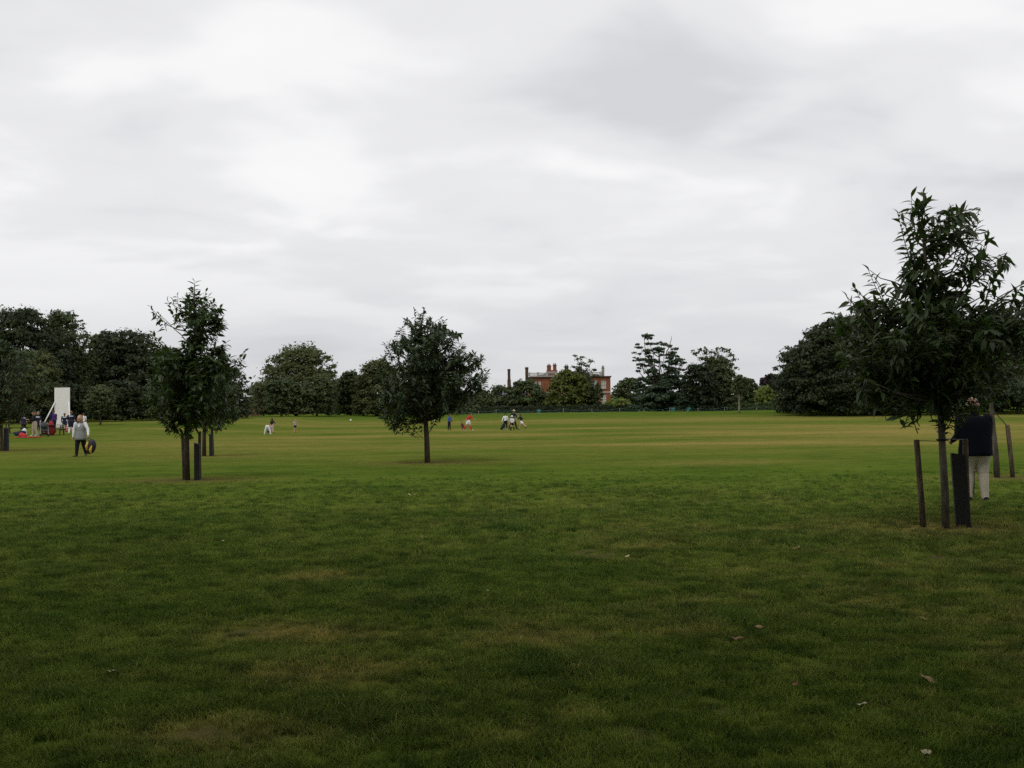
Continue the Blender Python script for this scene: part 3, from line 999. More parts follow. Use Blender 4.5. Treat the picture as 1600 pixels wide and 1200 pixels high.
# ------------------------------------------------------------------ young planted trees with real leaves
def leaf_template(detail, seed):
    rng = np.random.default_rng(seed)
    prof = [(0.0, 0.0), (0.12, 0.055), (0.35, 0.15), (0.62, 0.145), (0.85, 0.062), (1.0, 0.0)] if detail else [(0.0, 0.0), (0.35, 0.18), (0.72, 0.14), (1.0, 0.0)]
    V, Q, Tt = [], [], []
    droop = rng.uniform(0.12, 0.45)
    curl = rng.uniform(-0.12, 0.12)
    for t, w in prof:
        z = -droop * t * t
        x0 = curl * t * t
        if w == 0:
            V.append((x0, t, z))
        else:
            V += [(x0 - w, t - 0.02, z + w * 0.45), (x0, t, z), (x0 + w, t - 0.02, z + w * 0.45)]
    k = len(prof) - 2
    Tt += [(0, 2, 1), (0, 3, 2)]
    for i in range(k - 1):
        a = 1 + 3 * i
        Q += [(a, a + 1, a + 4, a + 3), (a + 1, a + 2, a + 5, a + 4)]
    a, e_ = 1 + 3 * (k - 1), 1 + 3 * k
    Tt += [(a, a + 1, e_), (a + 1, a + 2, e_)]
    return np.array(V), np.array(Q, int).reshape(-1, 4), np.array(Tt, int)


def young_tree(name, label, base, d, trunk_px, rows, tips, mat, seed, leaf_len, n_fill, gaps=(), twig_len=0.45, bark=BARK, trunk_r=0.05, single=0, detail=True, dens=1.0, rim=10, clumps=34, spread=0.24):
    rng = np.random.default_rng(seed)
    root = empty(name, base)
    tag(root, label, 'tree', 'young trees planted on the lawn')
    tp = [at(x, y, d) - base for (x, y) in trunk_px]
    tp[0] = Vector((0, 0, -0.08))
    tb = MB()
    n = len(tp)
    tb.tube(tp, [trunk_r * (1.15 - 1.0 * (i / (n - 1)) ** 1.2) for i in range(n)], 12)
    tb.build('trunk', bark, root, True)
    zs = np.array([(at(x, y, d) - base).z for (x, y) in trunk_px])

    def trunk_at(z):
        for i in range(n - 1):
            if tp[i + 1].z >= z:
                t = (z - tp[i].z) / max(tp[i + 1].z - tp[i].z, 1e-6)
                return tp[i].lerp(tp[i + 1], min(max(t, 0), 1))
        return tp[-1].copy()
    rz, rcx, rhw = [], [], []
    for (y, xl, xr) in rows:
        p, q = at(xl, y, d) - base, at(xr, y, d) - base
        rz.append((p.z + q.z) / 2)
        rcx.append((p.x + q.x) / 2)
        rhw.append((q.x - p.x) / 2)
    rz, rcx, rhw = np.array(rz)[::-1], np.array(rcx)[::-1], np.array(rhw)[::-1]
    targets = []
    for (x, y, dz) in tips:
        p = at(x, y, d + dz) - base
        targets.append((p, True))
    for _ in range(rim):
        z = rz[0] + (rz[-1] - rz[0]) * rng.random() ** 0.75
        th = rng.uniform(0, 2 * math.pi)
        hw = float(np.interp(z, rz, rhw)) + rng.uniform(0.0, 0.16)
        targets.append((Vector((float(np.interp(z, rz, rcx)) + hw * math.cos(th), hw * math.sin(th), z + rng.uniform(0.05, 0.25))), True))
    zf = np.linspace(rz[0], rz[-1], 80)
    pr = np.interp(zf, rz, rhw) ** 0.95 + 0.02
    pr /= pr.sum()
    def in_gap(p):
        v = p + base - Vector((0, 0, CAM_H))
        f = v.dot(cf)
        sx, sy = 800 + F_PX * v.dot(cr) / f, 600 - F_PX * v.dot(cu) / f
        return any(((sx - gx) / gw) ** 2 + ((sy - gy) / gh) ** 2 < 1 for (gx, gy, gw, gh) in gaps)
    made = 0
    guard = 0
    seeds_ = []
    while len(seeds_) < clumps:
        z = rng.choice(zf, p=pr)
        th = rng.uniform(0, 2 * math.pi)
        r = rng.random() ** 0.45 * 0.92
        hw = float(np.interp(z, rz, rhw))
        q = Vector((float(np.interp(z, rz, rcx)) + r * hw * math.cos(th), r * hw * math.sin(th), z))
        if in_gap(q):
            continue
        if all((q - o_).length > spread * 1.15 for o_ in seeds_) or rng.random() < 0.06:
            seeds_.append(q)
    for q in seeds_:
        targets.append((q, True))
    while made < n_fill and guard < n_fill * 40:
        guard += 1
        q = seeds_[rng.integers(0, clumps)] if rng.random() < 0.86 else trunk_at(rng.uniform(rz[0], rz[-1]))
        p = q + Vector(rng.normal(size=3) * spread * np.array([1.1, 1.1, 0.75]))
        if not rz[0] - 0.03 < p.z < rz[-1] + 0.1:
            continue
        hw = float(np.interp(p.z, rz, rhw)) + 0.05
        if ((p.x - float(np.interp(p.z, rz, rcx))) / hw) ** 2 + (p.y / hw) ** 2 > 1.0:
            continue
        w = p + base
        # keep the open windows of the crown open
        if in_gap(p):
            continue
        targets.append((p, False))
        made += 1
    lb = MB()
    LD, LP, LN, LL = [], [], [], []
    up = Vector((0, 0, 1))
    # main limbs
    limbs = []
    zlo, zhi = rz[0], tp[-1].z
    for (p, tip) in targets:
        if tip or rng.random() < 0.16:
            zz_ = min(max(p.z - (p - trunk_at(p.z)).length * rng.uniform(0.45, 0.8), zlo * 1.06), zhi * 0.96)
            a = trunk_at(zz_)
            c = branch_curve(a, p, -0.06, rng, 6, 0.03)
            L = (p - a).length
            r0 = min(0.006 + 0.010 * L, trunk_r * 0.45)
            lb.tube(c, [r0 * f for f in (1, .85, .7, .55, .4, .2)], 6)
            limbs.append(c)
    pts_all = [q for c in limbs for q in c[1:]] + [trunk_at(zlo + (zhi - zlo) * i / 14) for i in range(15)]
    PA = np.array(pts_all)

    def add_twig(a, b, leaves, first=0.15):
        ax = (b - a)
        L = ax.length
        if L < 1e-4:
            return
        ax.normalize()
        s = ax.cross(up)
        s = s.normalized() if s.length > 0.05 else ax.orthogonal().normalized()
        t = ax.cross(s)
        ph = rng.normal() * 0.7
        for i in range(leaves):
            f = first + (1 - first) * (i + rng.random() * 0.6) / leaves
            ph += math.pi + rng.uniform(-0.55, 0.55)
            rad = s * math.cos(ph) + t * math.sin(ph)
            op = rng.uniform(0.6, 1.2) if f < 0.93 else rng.uniform(0.2, 0.6)
            dr = (ax * math.cos(op) + rad * math.sin(op))
            dr.z -= rng.uniform(0.0, 0.55) * (1.25 - f * 0.75)
            dr.normalize()
            nn = up + rad * -0.25 + Vector(rng.normal(size=3) * 0.35)
            LD.append(dr)
            LN.append(nn)
            LP.append(a.lerp(b, min(f, 1)))
            LL.append(leaf_len * rng.uniform(0.6, 1.15) * (1 - 0.25 * max(f - 0.8, 0) / 0.2))
    for (p, tip) in targets:
        if tip:
            # long shoot at the rim of the crown
            q = trunk_at(max(p.z - 0.9, zlo))
            dv = (p - q).normalized() * 0.55 + up * 0.45
            dv.normalize()
            Ls = twig_len * rng.uniform(1.1, 1.9)
            a = p - dv * Ls
            lb.tube([a, a.lerp(p, .5) + Vector(rng.normal(size=3) * 0.02), p], [0.007, 0.005, 0.003], 5)
            add_twig(a, p, int(dens * rng.integers(12, 17)), 0.05)
        else:
            i = int(np.argmin(((PA - np.array(p)[None]) ** 2).sum(1)))
            near = pts_all[i]
            dv = p - near
            out = (p - trunk_at(p.z))
            out.z = 0
            if out.length > 1e-3:
                out.normalize()
            if dv.length > twig_len * 1.7:
                a = p - dv.normalized() * twig_len * 1.5
                lb.tube([near, near.lerp(a, .5) + Vector((0, 0, -0.03)), a], [0.009, 0.008, 0.006], 5)
            elif dv.length < 0.12:
                a = p - (out * 0.6 + up * 0.5 + Vector(rng.normal(size=3) * 0.3)).normalized() * twig_len * 0.8
            else:
                a = near
            b = p + (out * 0.4 + up * 0.25 + Vector(rng.normal(size=3) * 0.3)) * twig_len * 0.5
            lb.tube([a, b], [0.006, 0.003], 5)
            add_twig(a, b, int(dens * rng.integers(11, 18)))
    lb.build('branches', bark, root, True)
    D = np.array(LD)
    D /= np.linalg.norm(D, axis=1, keepdims=True)
    Nn = np.array(LN)
    X = np.cross(D, Nn)
    X /= np.linalg.norm(X, axis=1, keepdims=True)
    Z = np.cross(X, D)
    P0, L0 = np.array(LP), np.array(LL)
    temps = [leaf_template(detail, 100 + i) for i in range(5)]
    kind = rng.integers(0, 5, len(P0))
    # the leaves that show largest stay single: nearest to the view and on the rim
    order = np.argsort(P0[:, 1] - 0.35 * np.abs(P0[:, 0]) - 0.25 * P0[:, 2] - L0 * 3)
    alone = np.zeros(len(P0), bool)
    alone[order[:single]] = True
    Vs, Qs, Ts, o = [], [], [], 0
    for kk in range(5):
        tv, tq, tt = temps[kk]
        sel = np.where((kind == kk) & ~alone)[0]
        if not len(sel):
            continue
        W = P0[sel][:, None, :] + L0[sel][:, None, None] * (tv[None, :, 0:1] * X[sel][:, None] + tv[None, :, 1:2] * D[sel][:, None] + tv[None, :, 2:3] * Z[sel][:, None])
        Vs.append(W.reshape(-1, 3))
        off = (np.arange(len(sel)) * len(tv))[:, None, None] + o
        if len(tq):
            Qs.append((tq[None] + off).reshape(-1, 4))
        Ts.append((tt[None] + off).reshape(-1, 3))
        o += len(sel) * len(tv)
    cr_ = link('crown', np_mesh('crown', np.concatenate(Vs), [np.concatenate(Qs), np.concatenate(Ts)], mat, smooth=True), root)
    if single:
        cr_['kind'] = 'stuff'
        lm = [np_mesh('leaf', tv, [tq, tt], mat, smooth=True) for tv, tq, tt in temps]
        for i in np.where(alone)[0]:
            lo = link('leaf', lm[kind[i]], cr_)
            M = Matrix(((X[i, 0] * L0[i], D[i, 0] * L0[i], Z[i, 0] * L0[i], P0[i, 0]), (X[i, 1] * L0[i], D[i, 1] * L0[i], Z[i, 1] * L0[i], P0[i, 1]), (X[i, 2] * L0[i], D[i, 2] * L0[i], Z[i, 2] * L0[i], P0[i, 2]), (0, 0, 0, 1)))
            lo.matrix_local = M
    print(name, 'leaves', len(P0))
    return root


b = TREE_SPOTS['right']
RD = b.y
young_tree('chestnut_tree', 'nearest young tree, long drooping leaves and irregular crown, staked at the right border', b, RD,
           [(1478, 824), (1476, 760), (1472, 690), (1469, 630), (1466, 570), (1461, 510), (1452, 450), (1444, 390), (1441, 340), (1443, 308)],
           [(325, 1432, 1465), (345, 1412, 1510), (370, 1420, 1535), (395, 1424, 1548), (420, 1416, 1548), (440, 1395, 1535), (465, 1345, 1545), (490, 1322, 1600), (520, 1315, 1632), (555, 1322, 1640), (578, 1335, 1620), (594, 1346, 1560), (608, 1354, 1505), (624, 1362, 1462), (638, 1370, 1425)],
           [(1443, 300, 0), (1402, 330, .1), (1412, 345, -.2), (1488, 330, 0), (1510, 335, .3), (1528, 348, -.1), (1545, 368, .1), (1570, 405, 0), (1562, 398, -.3), (1548, 440, .2), (1414, 396, 0), (1418, 420, .2), (1356, 420, 0), (1366, 432, -.3), (1336, 450, .2), (1322, 462, -.2), (1301, 487, 0), (1312, 500, .4), (1310, 540, -.4), (1330, 470, .3),
            (1596, 445, 0), (1620, 430, .3), (1640, 470, -.2), (1650, 510, .2), (1612, 452, -.4), (1635, 560, 0), (1575, 455, .5), (1400, 465, .5), (1440, 360, .3), (1470, 345, -.3), (1370, 600, -.5), (1362, 575, .3), (1395, 612, -.6), (1500, 360, .3), (1518, 612, -.3), (1534, 606, -.5), (1548, 594, -.2), (1506, 618, -.4), (1562, 590, .2)],
           LEAF_CHESTNUT, 201, 0.195, 430, gaps=((1402, 507, 30, 16), (1428, 516, 13, 13), (1378, 440, 26, 30), (1510, 446, 26, 22), (1484, 394, 22, 20), (1416, 462, 15, 12), (1556, 464, 26, 18), (1508, 372, 18, 13), (1462, 336, 12, 12), (1436, 442, 8, 9), (1482, 430, 9, 9), (1345, 500, 12, 9), (1590, 500, 14, 9)), twig_len=0.40, bark=BARK_GREY, trunk_r=0.046, single=300, clumps=42, spread=0.19, rim=6)

b = TREE_SPOTS['left']
LDp = b.y
young_tree('chestnut_tree', 'young tree with ragged open top and stakes on the left lawn', b, LDp,
           [(293, 750), (292, 700), (292, 650), (296, 600), (302, 550), (306, 510), (303, 475), (304, 445)],
           [(458, 298, 310), (472, 268, 335), (490, 258, 344), (505, 262, 344), (520, 268, 340), (536, 268, 340), (550, 256, 348), (566, 244, 360), (588, 236, 370), (610, 232, 370), (635, 236, 362), (650, 246, 345), (664, 256, 298)],
           [(304, 439, 0), (301, 452, .2), (236, 480, 0), (248, 490, .2), (262, 470, 0), (277, 462, .2), (270, 468, -.3), (322, 455, 0), (326, 462, .3), (345, 478, 0), (347, 500, .2), (338, 515, -.2), (238, 520, 0), (244, 527, .3), (354, 535, 0), (346, 545, .3), (383, 548, 0), (380, 562, .3), (378, 575, -.3), (228, 590, 0), (262, 664, 0), (345, 655, .3), (255, 655, -.3), (288, 470, .4)],
           LEAF_CHESTNUT, 202, 0.20, 400, gaps=((290, 518, 15, 14), (319, 512, 6, 9), (332, 535, 7, 8), (288, 470, 6, 9), (318, 468, 5, 9), (250, 500, 6, 7), (264, 540, 9, 8)), twig_len=0.36, trunk_r=0.056, detail=False, clumps=44, spread=0.20, rim=8)

b = TREE_SPOTS['mid']
MD = b.y
young_tree('oak_tree', 'dense young tree with bare trunk and no stakes standing alone in mid lawn', b, MD,
           [(668, 723), (667, 690), (665, 655), (663, 610), (660, 560), (658, 510), (662, 485)],
           [(500, 646, 672), (512, 630, 696), (528, 610, 718), (546, 601, 734), (562, 599, 748), (582, 596, 758), (602, 591, 757), (620, 589, 748), (636, 591, 722), (650, 596, 690), (662, 600, 655)],
           [(647, 482, 0), (663, 482, .2), (655, 492, -.3), (677, 503, 0), (689, 510, .3), (640, 503, -.2), (618, 522, 0), (604, 540, 0), (608, 534, .4), (713, 526, 0), (727, 544, 0), (722, 536, .4), (738, 556, 0), (747, 562, .3), (759, 575, 0), (762, 582, -.3), (757, 597, .3), (600, 560, .2), (596, 590, 0), (597, 640, 0), (602, 655, .3), (633, 664, 0), (644, 660, -.4), (740, 618, 0), (605, 660, -.4)],
           LEAF_OAK_GREY, 203, 0.195, 760, twig_len=0.38, trunk_r=0.082, detail=False, dens=1.1, rim=24, clumps=60, spread=0.26)

b = TREE_SPOTS['left_back']
young_tree('chestnut_tree', 'young staked tree half hidden behind the ragged left tree', b, b.y,
           [(319, 713), (319, 680), (320, 645), (322, 600), (324, 560)],
           [(560, 312, 338), (585, 296, 356), (610, 288, 366), (640, 290, 370), (655, 300, 366), (663, 320, 358)],
           [(372, 625, 0), (368, 600, .3), (345, 570, 0), (365, 655, 0), (350, 662, .2)],
           LEAF_CHESTNUT, 204, 0.18, 300, twig_len=0.4, trunk_r=0.07, detail=False)

b = TREE_SPOTS['edge']
young_tree('oak_tree', 'young round crowned tree cut by the left border with square post', b, b.y,
           [(-6, 705), (-6, 680), (-5, 650), (-3, 600), (-2, 550)],
           [(536, -20, 18), (552, -45, 48), (575, -62, 70), (605, -72, 80), (625, -70, 74), (638, -66, 60), (648, -58, 38), (662, -45, 16)],
           [(74, 598, 0), (70, 580, 0), (40, 548, 0), (74, 626, 0)],
           LEAF_OAK_GREY, 205, 0.2, 560, clumps=50, spread=0.3, twig_len=0.5, trunk_r=0.08, detail=False, dens=1.1)

b = TREE_SPOTS['right_back']
young_tree('chestnut_tree', 'thin leaning staked tree with pale bare forks behind the man in navy', b, b.y,
           [(1558, 746), (1556, 710), (1552, 670), (1549, 635), (1546, 610), (1542, 580), (1540, 540)],
           [(530, 1530, 1552), (550, 1505, 1575), (575, 1490, 1600), (595, 1500, 1590)],
           [(1600, 604, 0), (1556, 560, 0), (1525, 560, 0), (1605, 560, .3), (1500, 570, .2)],
           LEAF_CHESTNUT, 206, 0.18, 60, clumps=10, twig_len=0.35, trunk_r=0.06, detail=False, bark=BARK_GREY)


# stakes, square posts and ties
def round_stake(label, base, top, r):
    base, top = Vector(base), Vector(top)
    mbs = MB()
    d_ = top - base
    mbs.tube([base - Vector((0, 0, .1)), base + d_ * .33, base + d_ * .66, top - d_.normalized() * 0.015, top], [r * 1.05, r, r * .99, r * .97, r * .84], 12)
    o = empty('tree_stake', base)
    v = MB()
    v.v = [(p[0] - base.x, p[1] - base.y, p[2] - base.z) for p in mbs.v]
    v.f = mbs.f
    bpy.data.objects.remove(o)
    o = v.build('tree_stake', STAKE, None, True)
    o.location = base
    return tag(o, label, 'stake', 'round wooden stakes beside the young trees')


def square_post(label, base, h, w, lean=0.0, rz=0.0):
    mbs = MB()
    rot = Matrix.Rotation(rz, 3, 'Z') @ Matrix.Rotation(lean, 3, 'Y')
    mbs.box(rot @ Vector((0, 0, h / 2 - 0.05)), (w, w * .9, h + 0.1), rot, 1.0, 0.004)
    # sloped weathered top
    n_ = len(mbs.v)
    mbs.v = [(x, y, z - (0.035 * (x / w + .5) if z > h * 0.8 else 0)) for (x, y, z) in mbs.v]
    o = mbs.build('square_post', POST_DARK)
    o.location = base
    return tag(o, label, 'post', 'dark square posts beside the young trees')


def tie(label, pts, r=0.006, loop=None):
    root = empty('tree_tie', pts[0])
    o0 = Vector(pts[0])
    mbs = MB()
    mbs.tube([Vector(p) - o0 for p in pts], r, 6)
    mbs.build('wire', WIRE, root, True)
    if loop is not None:
        lp = MB()
        lp.torus(Vector(loop[0]) - o0, loop[1], 0.013, 'Z', 24, 8)
        lp.build('rubber_collar', RUBBER, root, True)
    return tag(root, label, 'tree tie')


def px_stake(label, bx, by, tx, ty, w_px):
    g = on_ground(bx, by)
    return round_stake(label, g, at(tx, ty, g.y), w_px / F_PX * g.y / 2), at(tx, ty, g.y)


_, s1 = px_stake('leaning round stake left of the nearest trunk', 1443, 822, 1432, 687, 9)
_, s2 = px_stake('round stake rising behind the big square post', 1512, 818, 1508, 686, 9)
g = on_ground(1505, 822)
square_post('big dark square post beside the nearest trunk, before the man', g, 0.96, 0.18, -0.045, -0.32)
tz = at(1473, 687, RD)
tie('wire tie with black collar holding the nearest trunk between stakes', [s1 - Vector((0, 0, .01)), tz + Vector((-.03, 0, -.02)), tz + Vector((0.05, -.02, 0.01)), s2 - Vector((0, 0, .01))], 0.0045, (tz, 0.068))
_, s3 = px_stake('round stake right of the thin leaning tree, at the right border', 1583, 746, 1574, 664, 7)
tie('dark strap from the thin leaning trunk down to its stake', [at(1549, 638, TREE_SPOTS['right_back'].y), s3 - Vector((0, 0, .03))], 0.010)
px_stake('slanted round stake left of the ragged tree trunk', 288, 749, 285, 677, 5)
_, s4 = px_stake('taller round stake behind the square post of the ragged tree', 312, 748, 312, 674, 5)
square_post('dark square post of the ragged left tree', on_ground(308, 750), (750 - 692) / F_PX * LDp, 0.13, 0.0, 0.2)
tie('wire tie from the ragged tree trunk to its taller stake', [at(293, 672, LDp), at(302, 670.5, LDp), s4 - Vector((0, 0, .02))], 0.005)
g = on_ground(330, 713)
square_post('dark square post of the half hidden tree', g, (713 - 678) / F_PX * g.y, 0.13, 0.0, 0.1)
px_stake('round stake behind the square post of the half hidden tree', 333, 712, 331, 667, 4)
g = on_ground(10, 704.5)
square_post('dark square post of the tree cut by the left border', g, (704 - 668) / F_PX * g.y, 0.19, 0.0, 0.1)
px_stake('round stake at the very left border', 3, 704, 2, 664, 5)

# ------------------------------------------------------------------ big trees behind and above the camera (their shade falls on the foreground)
def shade_tree(label, x, y, seed, rad):
    rng = np.random.default_rng(seed)
    root = empty('plane_tree', (x, y, 0))
    tag(root, label, 'tree', 'great trees shading the foreground')
    n = 260
    C = []
    while len(C) < n:
        p = rng.uniform(-1, 1, 3)
        if p @ p > 1 or p @ p < 0.12:
            continue
        q = np.array([p[0] * rad, p[1] * rad, 10.5 + p[2] * 6.5])
        wy = q[1] + y
        low = 4.6 + max(wy, 0) * 0.47
        if q[2] < low + 1.6 or wy > 15.0:
            continue
        C.append(q)
    C = np.array(C)
    V, Q = cluster_leaves(rng, C, np.full(n, 1.5), 0.6, np.full(n, 22), 0.62, quads=True)
    link('crown', np_mesh('crown', V, Q, LEAF_MID), root)
    tb = MB()
    pts = branch_curve((0, 0, -.1), (0.3, 0.2, 13), 0, rng, 8, 0.01)
    tb.tube(pts, [0.55, .48, .44, .4, .34, .26, .17, .07], 14)
    tb.build('trunk', BARK_GREY, root, True)
    lb = MB()
    for i in rng.choice(n, 26, replace=False):
        a = pts[0].lerp(pts[-1], rng.uniform(0.35, 0.7))
        lb.tube(branch_curve(a, C[i], 0.05, rng, 6, 0.03), [.2, .17, .13, .1, .07, .03], 7)
    lb.build('limbs', BARK_GREY, root, True)


for i, (x, y) in enumerate(((-24, -4), (-9.5, -5), (5.5, -4.5), (20, -3), (-16, -17), (0, -18), (15, -17))):
    shade_tree('great spreading tree shading the foreground, ' + ('first', 'second', 'third', 'fourth')[i if i < 4 else i - 4] + (' from left in the near row overhead' if i < 4 else ' from left in the row behind'), x, y, 300 + i, 12.0 if i < 4 else 11.0)

# ------------------------------------------------------------------ brick house
def brick_mat():
    mt, t, out = new_mat('red_brick')
    co = t.nodes.new('ShaderNodeTexCoord').outputs['Object']
    sp = t.nodes.new('ShaderNodeSeparateXYZ')
    t.links.new(co, sp.inputs[0])
    cb = t.nodes.new('ShaderNodeCombineXYZ')
    t.links.new(mth(t, 'ADD', sp.outputs[0], sp.outputs[1]), cb.inputs[0])
    t.links.new(sp.outputs[2], cb.inputs[1])
    br = t.nodes.new('ShaderNodeTexBrick')
    t.links.new(cb.outputs[0], br.inputs['Vector'])
    br.inputs['Color1'].default_value = (0.29, 0.088, 0.034, 1)
    br.inputs['Color2'].default_value = (0.21, 0.062, 0.027, 1)
    br.inputs['Mortar'].default_value = (0.22, 0.13, 0.085, 1)
    br.inputs['Scale'].default_value = 1.0
    br.inputs['Mortar Size'].default_value = 0.008
    br.inputs['Brick Width'].default_value = 0.225
    br.inputs['Row Height'].default_value = 0.075
    n = noise(t, co, 0.8, 4.0, 0.6)
    c = mixc(t, maprange(t, n, 0.35, 0.7, 0.0, 0.55), br.outputs['Color'], (0.16, 0.055, 0.035))
    b = principled(t, out, c, 0.9, 0.15)
    bump(t, b, br.outputs['Fac'], -0.4, 0.01)
    return mt


BRICK = brick_mat()
STONE = plain('portland_stone', (0.38, 0.355, 0.31), 0.85, 0.2, 0.2, 2.0)
STONE_GREY = plain('weathered_stone', (0.26, 0.25, 0.23), 0.9, 0.15, 0.25, 2.5)
SOOT_BRICK = plain('sooty_brick', (0.085, 0.055, 0.042), 0.9, 0.15, 0.3, 3.0)
WHITE_PAINT = plain('white_paint', (0.76, 0.75, 0.72), 0.5, 0.35, 0.06, 3.0)
SLATE = plain('grey_slate', (0.10, 0.105, 0.115), 0.6, 0.3, 0.2, 3.0)


def glass_mat():
    mt, t, out = new_mat('window_glass')
    co = t.nodes.new('ShaderNodeTexCoord').outputs['Object']
    b = principled(t, out, mixc(t, noise(t, co, 0.7, 2.0), (0.22, 0.22, 0.22), (0.55, 0.54, 0.50)), 0.12, 0.5)
    return mt


GLASS = glass_mat()


def wall_boxes(mb, x0, x1, z0, z1, y0, y1, openings):
    """a wall slab in the xz plane between y0 and y1, cut by rectangular openings (xa, xb, za, zb)"""
    xs = sorted({x0, x1, *[o[0] for o in openings], *[o[1] for o in openings]})
    for a, b_ in zip(xs[:-1], xs[1:]):
        mid = (a + b_) / 2
        zs_ = sorted([(o[2], o[3]) for o in openings if o[0] < mid < o[1]])
        z = z0
        for (za, zb) in zs_ + [(z1, z1)]:
            if za > z + 1e-6:
                mb.box(((a + b_) / 2, (y0 + y1) / 2, (z + za) / 2), (b_ - a, y1 - y0, za - z))
            z = zb


def sash_window(root, xa, xb, za, zb, y):
    w, h = xb - xa, zb - za
    cx_, cz = (xa + xb) / 2, (za + zb) / 2
    f = MB()
    t_ = 0.09
    f.box((xa + t_ / 2, y, cz), (t_, 0.10, h)).box((xb - t_ / 2, y, cz), (t_, 0.10, h))
    f.box((cx_, y + .002, za + t_ / 2), (w - 2 * t_, 0.10, t_)).box((cx_, y + .002, zb - t_ / 2), (w - 2 * t_, 0.10, t_))
    f.box((cx_, y - .01, cz), (w - 2 * t_, 0.09, 0.07))
    wo_ = f.build('window', WHITE_PAINT, root)
    bars = MB()
    bars.box((cx_, y + .012, cz), (0.04, 0.05, h - 2 * t_))
    for k_ in (0.25, 0.75):
        bars.box((cx_, y + .02, za + h * k_), (w - 2 * t_, 0.045, 0.04))
    bars.build('glazing_bars', WHITE_PAINT, wo_)
    for q in range(2):
        p = MB()
        p.box((cx_, y + .05, za + h * (0.25 + 0.5 * q)), (w - 2 * t_, 0.012, h * 0.5 - 0.1))
        p.build('pane', GLASS, wo_)
    s_ = MB()
    s_.box((cx_, y - .22, za - .05), (w + .25, 0.35, 0.10))
    s_.build('sill', STONE, wo_)


HD = 232.0
hk = HD / F_PX
hb = based(890, HD)
house = empty('brick_house', hb)
tag(house, 'red brick mansion with stone balustrade and tall chimneys behind the far trees', 'house')
hx0, hx1 = (826 - 890.5) * hk, (955 - 890.5) * hk
ops = []
for wx in (-7.9, -6.85, -3.6, -1.6, 0.6, 2.8, 5.9, 7.95):
    ww = 0.62 if wx < -6 else 1.05
    ops += [(wx - ww / 2, wx + ww / 2, 5.3, 7.2), (wx - ww / 2, wx + ww / 2, 1.75, 4.0)]
fw = MB()
wall_boxes(fw, hx0, hx1, -0.2, 7.98, 0.0, 0.45, ops)
fw.box((hx0 + .225, 6.225, 3.89), (0.45, 11.55, 8.18)).box((hx1 - .225, 6.225, 3.89), (0.45, 11.55, 8.18))
fw.box(((hx0 + hx1) / 2, 12.2, 3.89), (hx1 - hx0 + .004, 0.4, 8.18))
fw.build('wall', BRICK, house)
for o_ in ops:
    sash_window(house, *o_, 0.22)
sc_ = MB()
for z_, h_, p_ in ((4.42, 0.30, 0.09), (0.25, 0.5, 0.08)):
    sc_.box(((hx0 + hx1) / 2, -p_ / 2 - .003, z_), (hx1 - hx0 + .1, p_, h_))
sc_.build('string_course', STONE, house)
cn = MB()
cn.box(((hx0 + hx1) / 2, 0.05, 8.06), (hx1 - hx0 + .5, 0.9, 0.16)).box(((hx0 + hx1) / 2, 0.10, 7.88), (hx1 - hx0 + .25, 0.62, 0.19))
cn.build('cornice', SOOT_BRICK, house)
ba = MB()
bx0, bx1 = (828 - 890.5) * hk, (940 - 890.5) * hk
ba.box(((bx0 + bx1) / 2, .2, 8.24), (bx1 - bx0, 0.34, 0.2)).box(((bx0 + bx1) / 2, .2, 9.0), (bx1 - bx0, 0.36, 0.16))
ba.build('balustrade', STONE, house)
for i in range(9):
    x_ = bx0 + (bx1 - bx0) * i / 8
    pp = MB()
    pp.box((x_, .2, 8.66), (0.5, 0.40, 0.64)).box((x_, .2, 9.13), (0.58, 0.48, 0.1))
    pp.build('pedestal', STONE, house)
bal = MB()
n_b = 60
for i in range(n_b):
    x_ = bx0 + (bx1 - bx0) * (i + .5) / n_b
    bal.tube([(x_, .2, 8.32), (x_, .2, 8.45), (x_, .2, 8.6), (x_, .2, 8.8), (x_, .2, 8.94)], [.05, .09, .075, .045, .06], 6)
bo = bal.build('balusters', STONE_GREY, house)
rf = MB()
zr = 8.35
rf.add([(hx0 + .5, .6, 8.0), (hx1 - .5, .6, 8.0), (hx1 - .5, 11.9, 8.0), (hx0 + .5, 11.9, 8.0), (hx0 + 5, 6.2, 9.3), (hx1 - 5, 6.2, 9.3)], [(0, 1, 5, 4), (1, 2, 5), (2, 3, 4, 5), (3, 0, 4), (3, 2, 1, 0)])
roof = rf.build('roof', SLATE, house)


def chimney(parent, x, y, w, d_, z0, z1, mat, bands=(), pots=2, cap=True):
    c = MB()
    c.box((x, y, (z0 + z1) / 2), (w, d_, z1 - z0))
    if cap:
        c.box((x, y, z1 - .12), (w + .14, d_ + .14, .14)).box((x, y, z1 + .05), (w + .05, d_ + .05, .1))
    o = c.build('chimney', mat, parent)
    for zb in bands:
        q = MB()
        q.box((x, y, zb), (w + .1, d_ + .1, .16))
        q.build('stone_band', STONE, o)
    for i in range(pots):
        q = MB()
        q.tube([(x + (i - (pots - 1) / 2) * .36, y, z1 + .1), (x + (i - (pots - 1) / 2) * .36, y, z1 + .45)], [.13, .10], 8)
        q.build('chimney_pot', SOOT_BRICK, o)
    return o


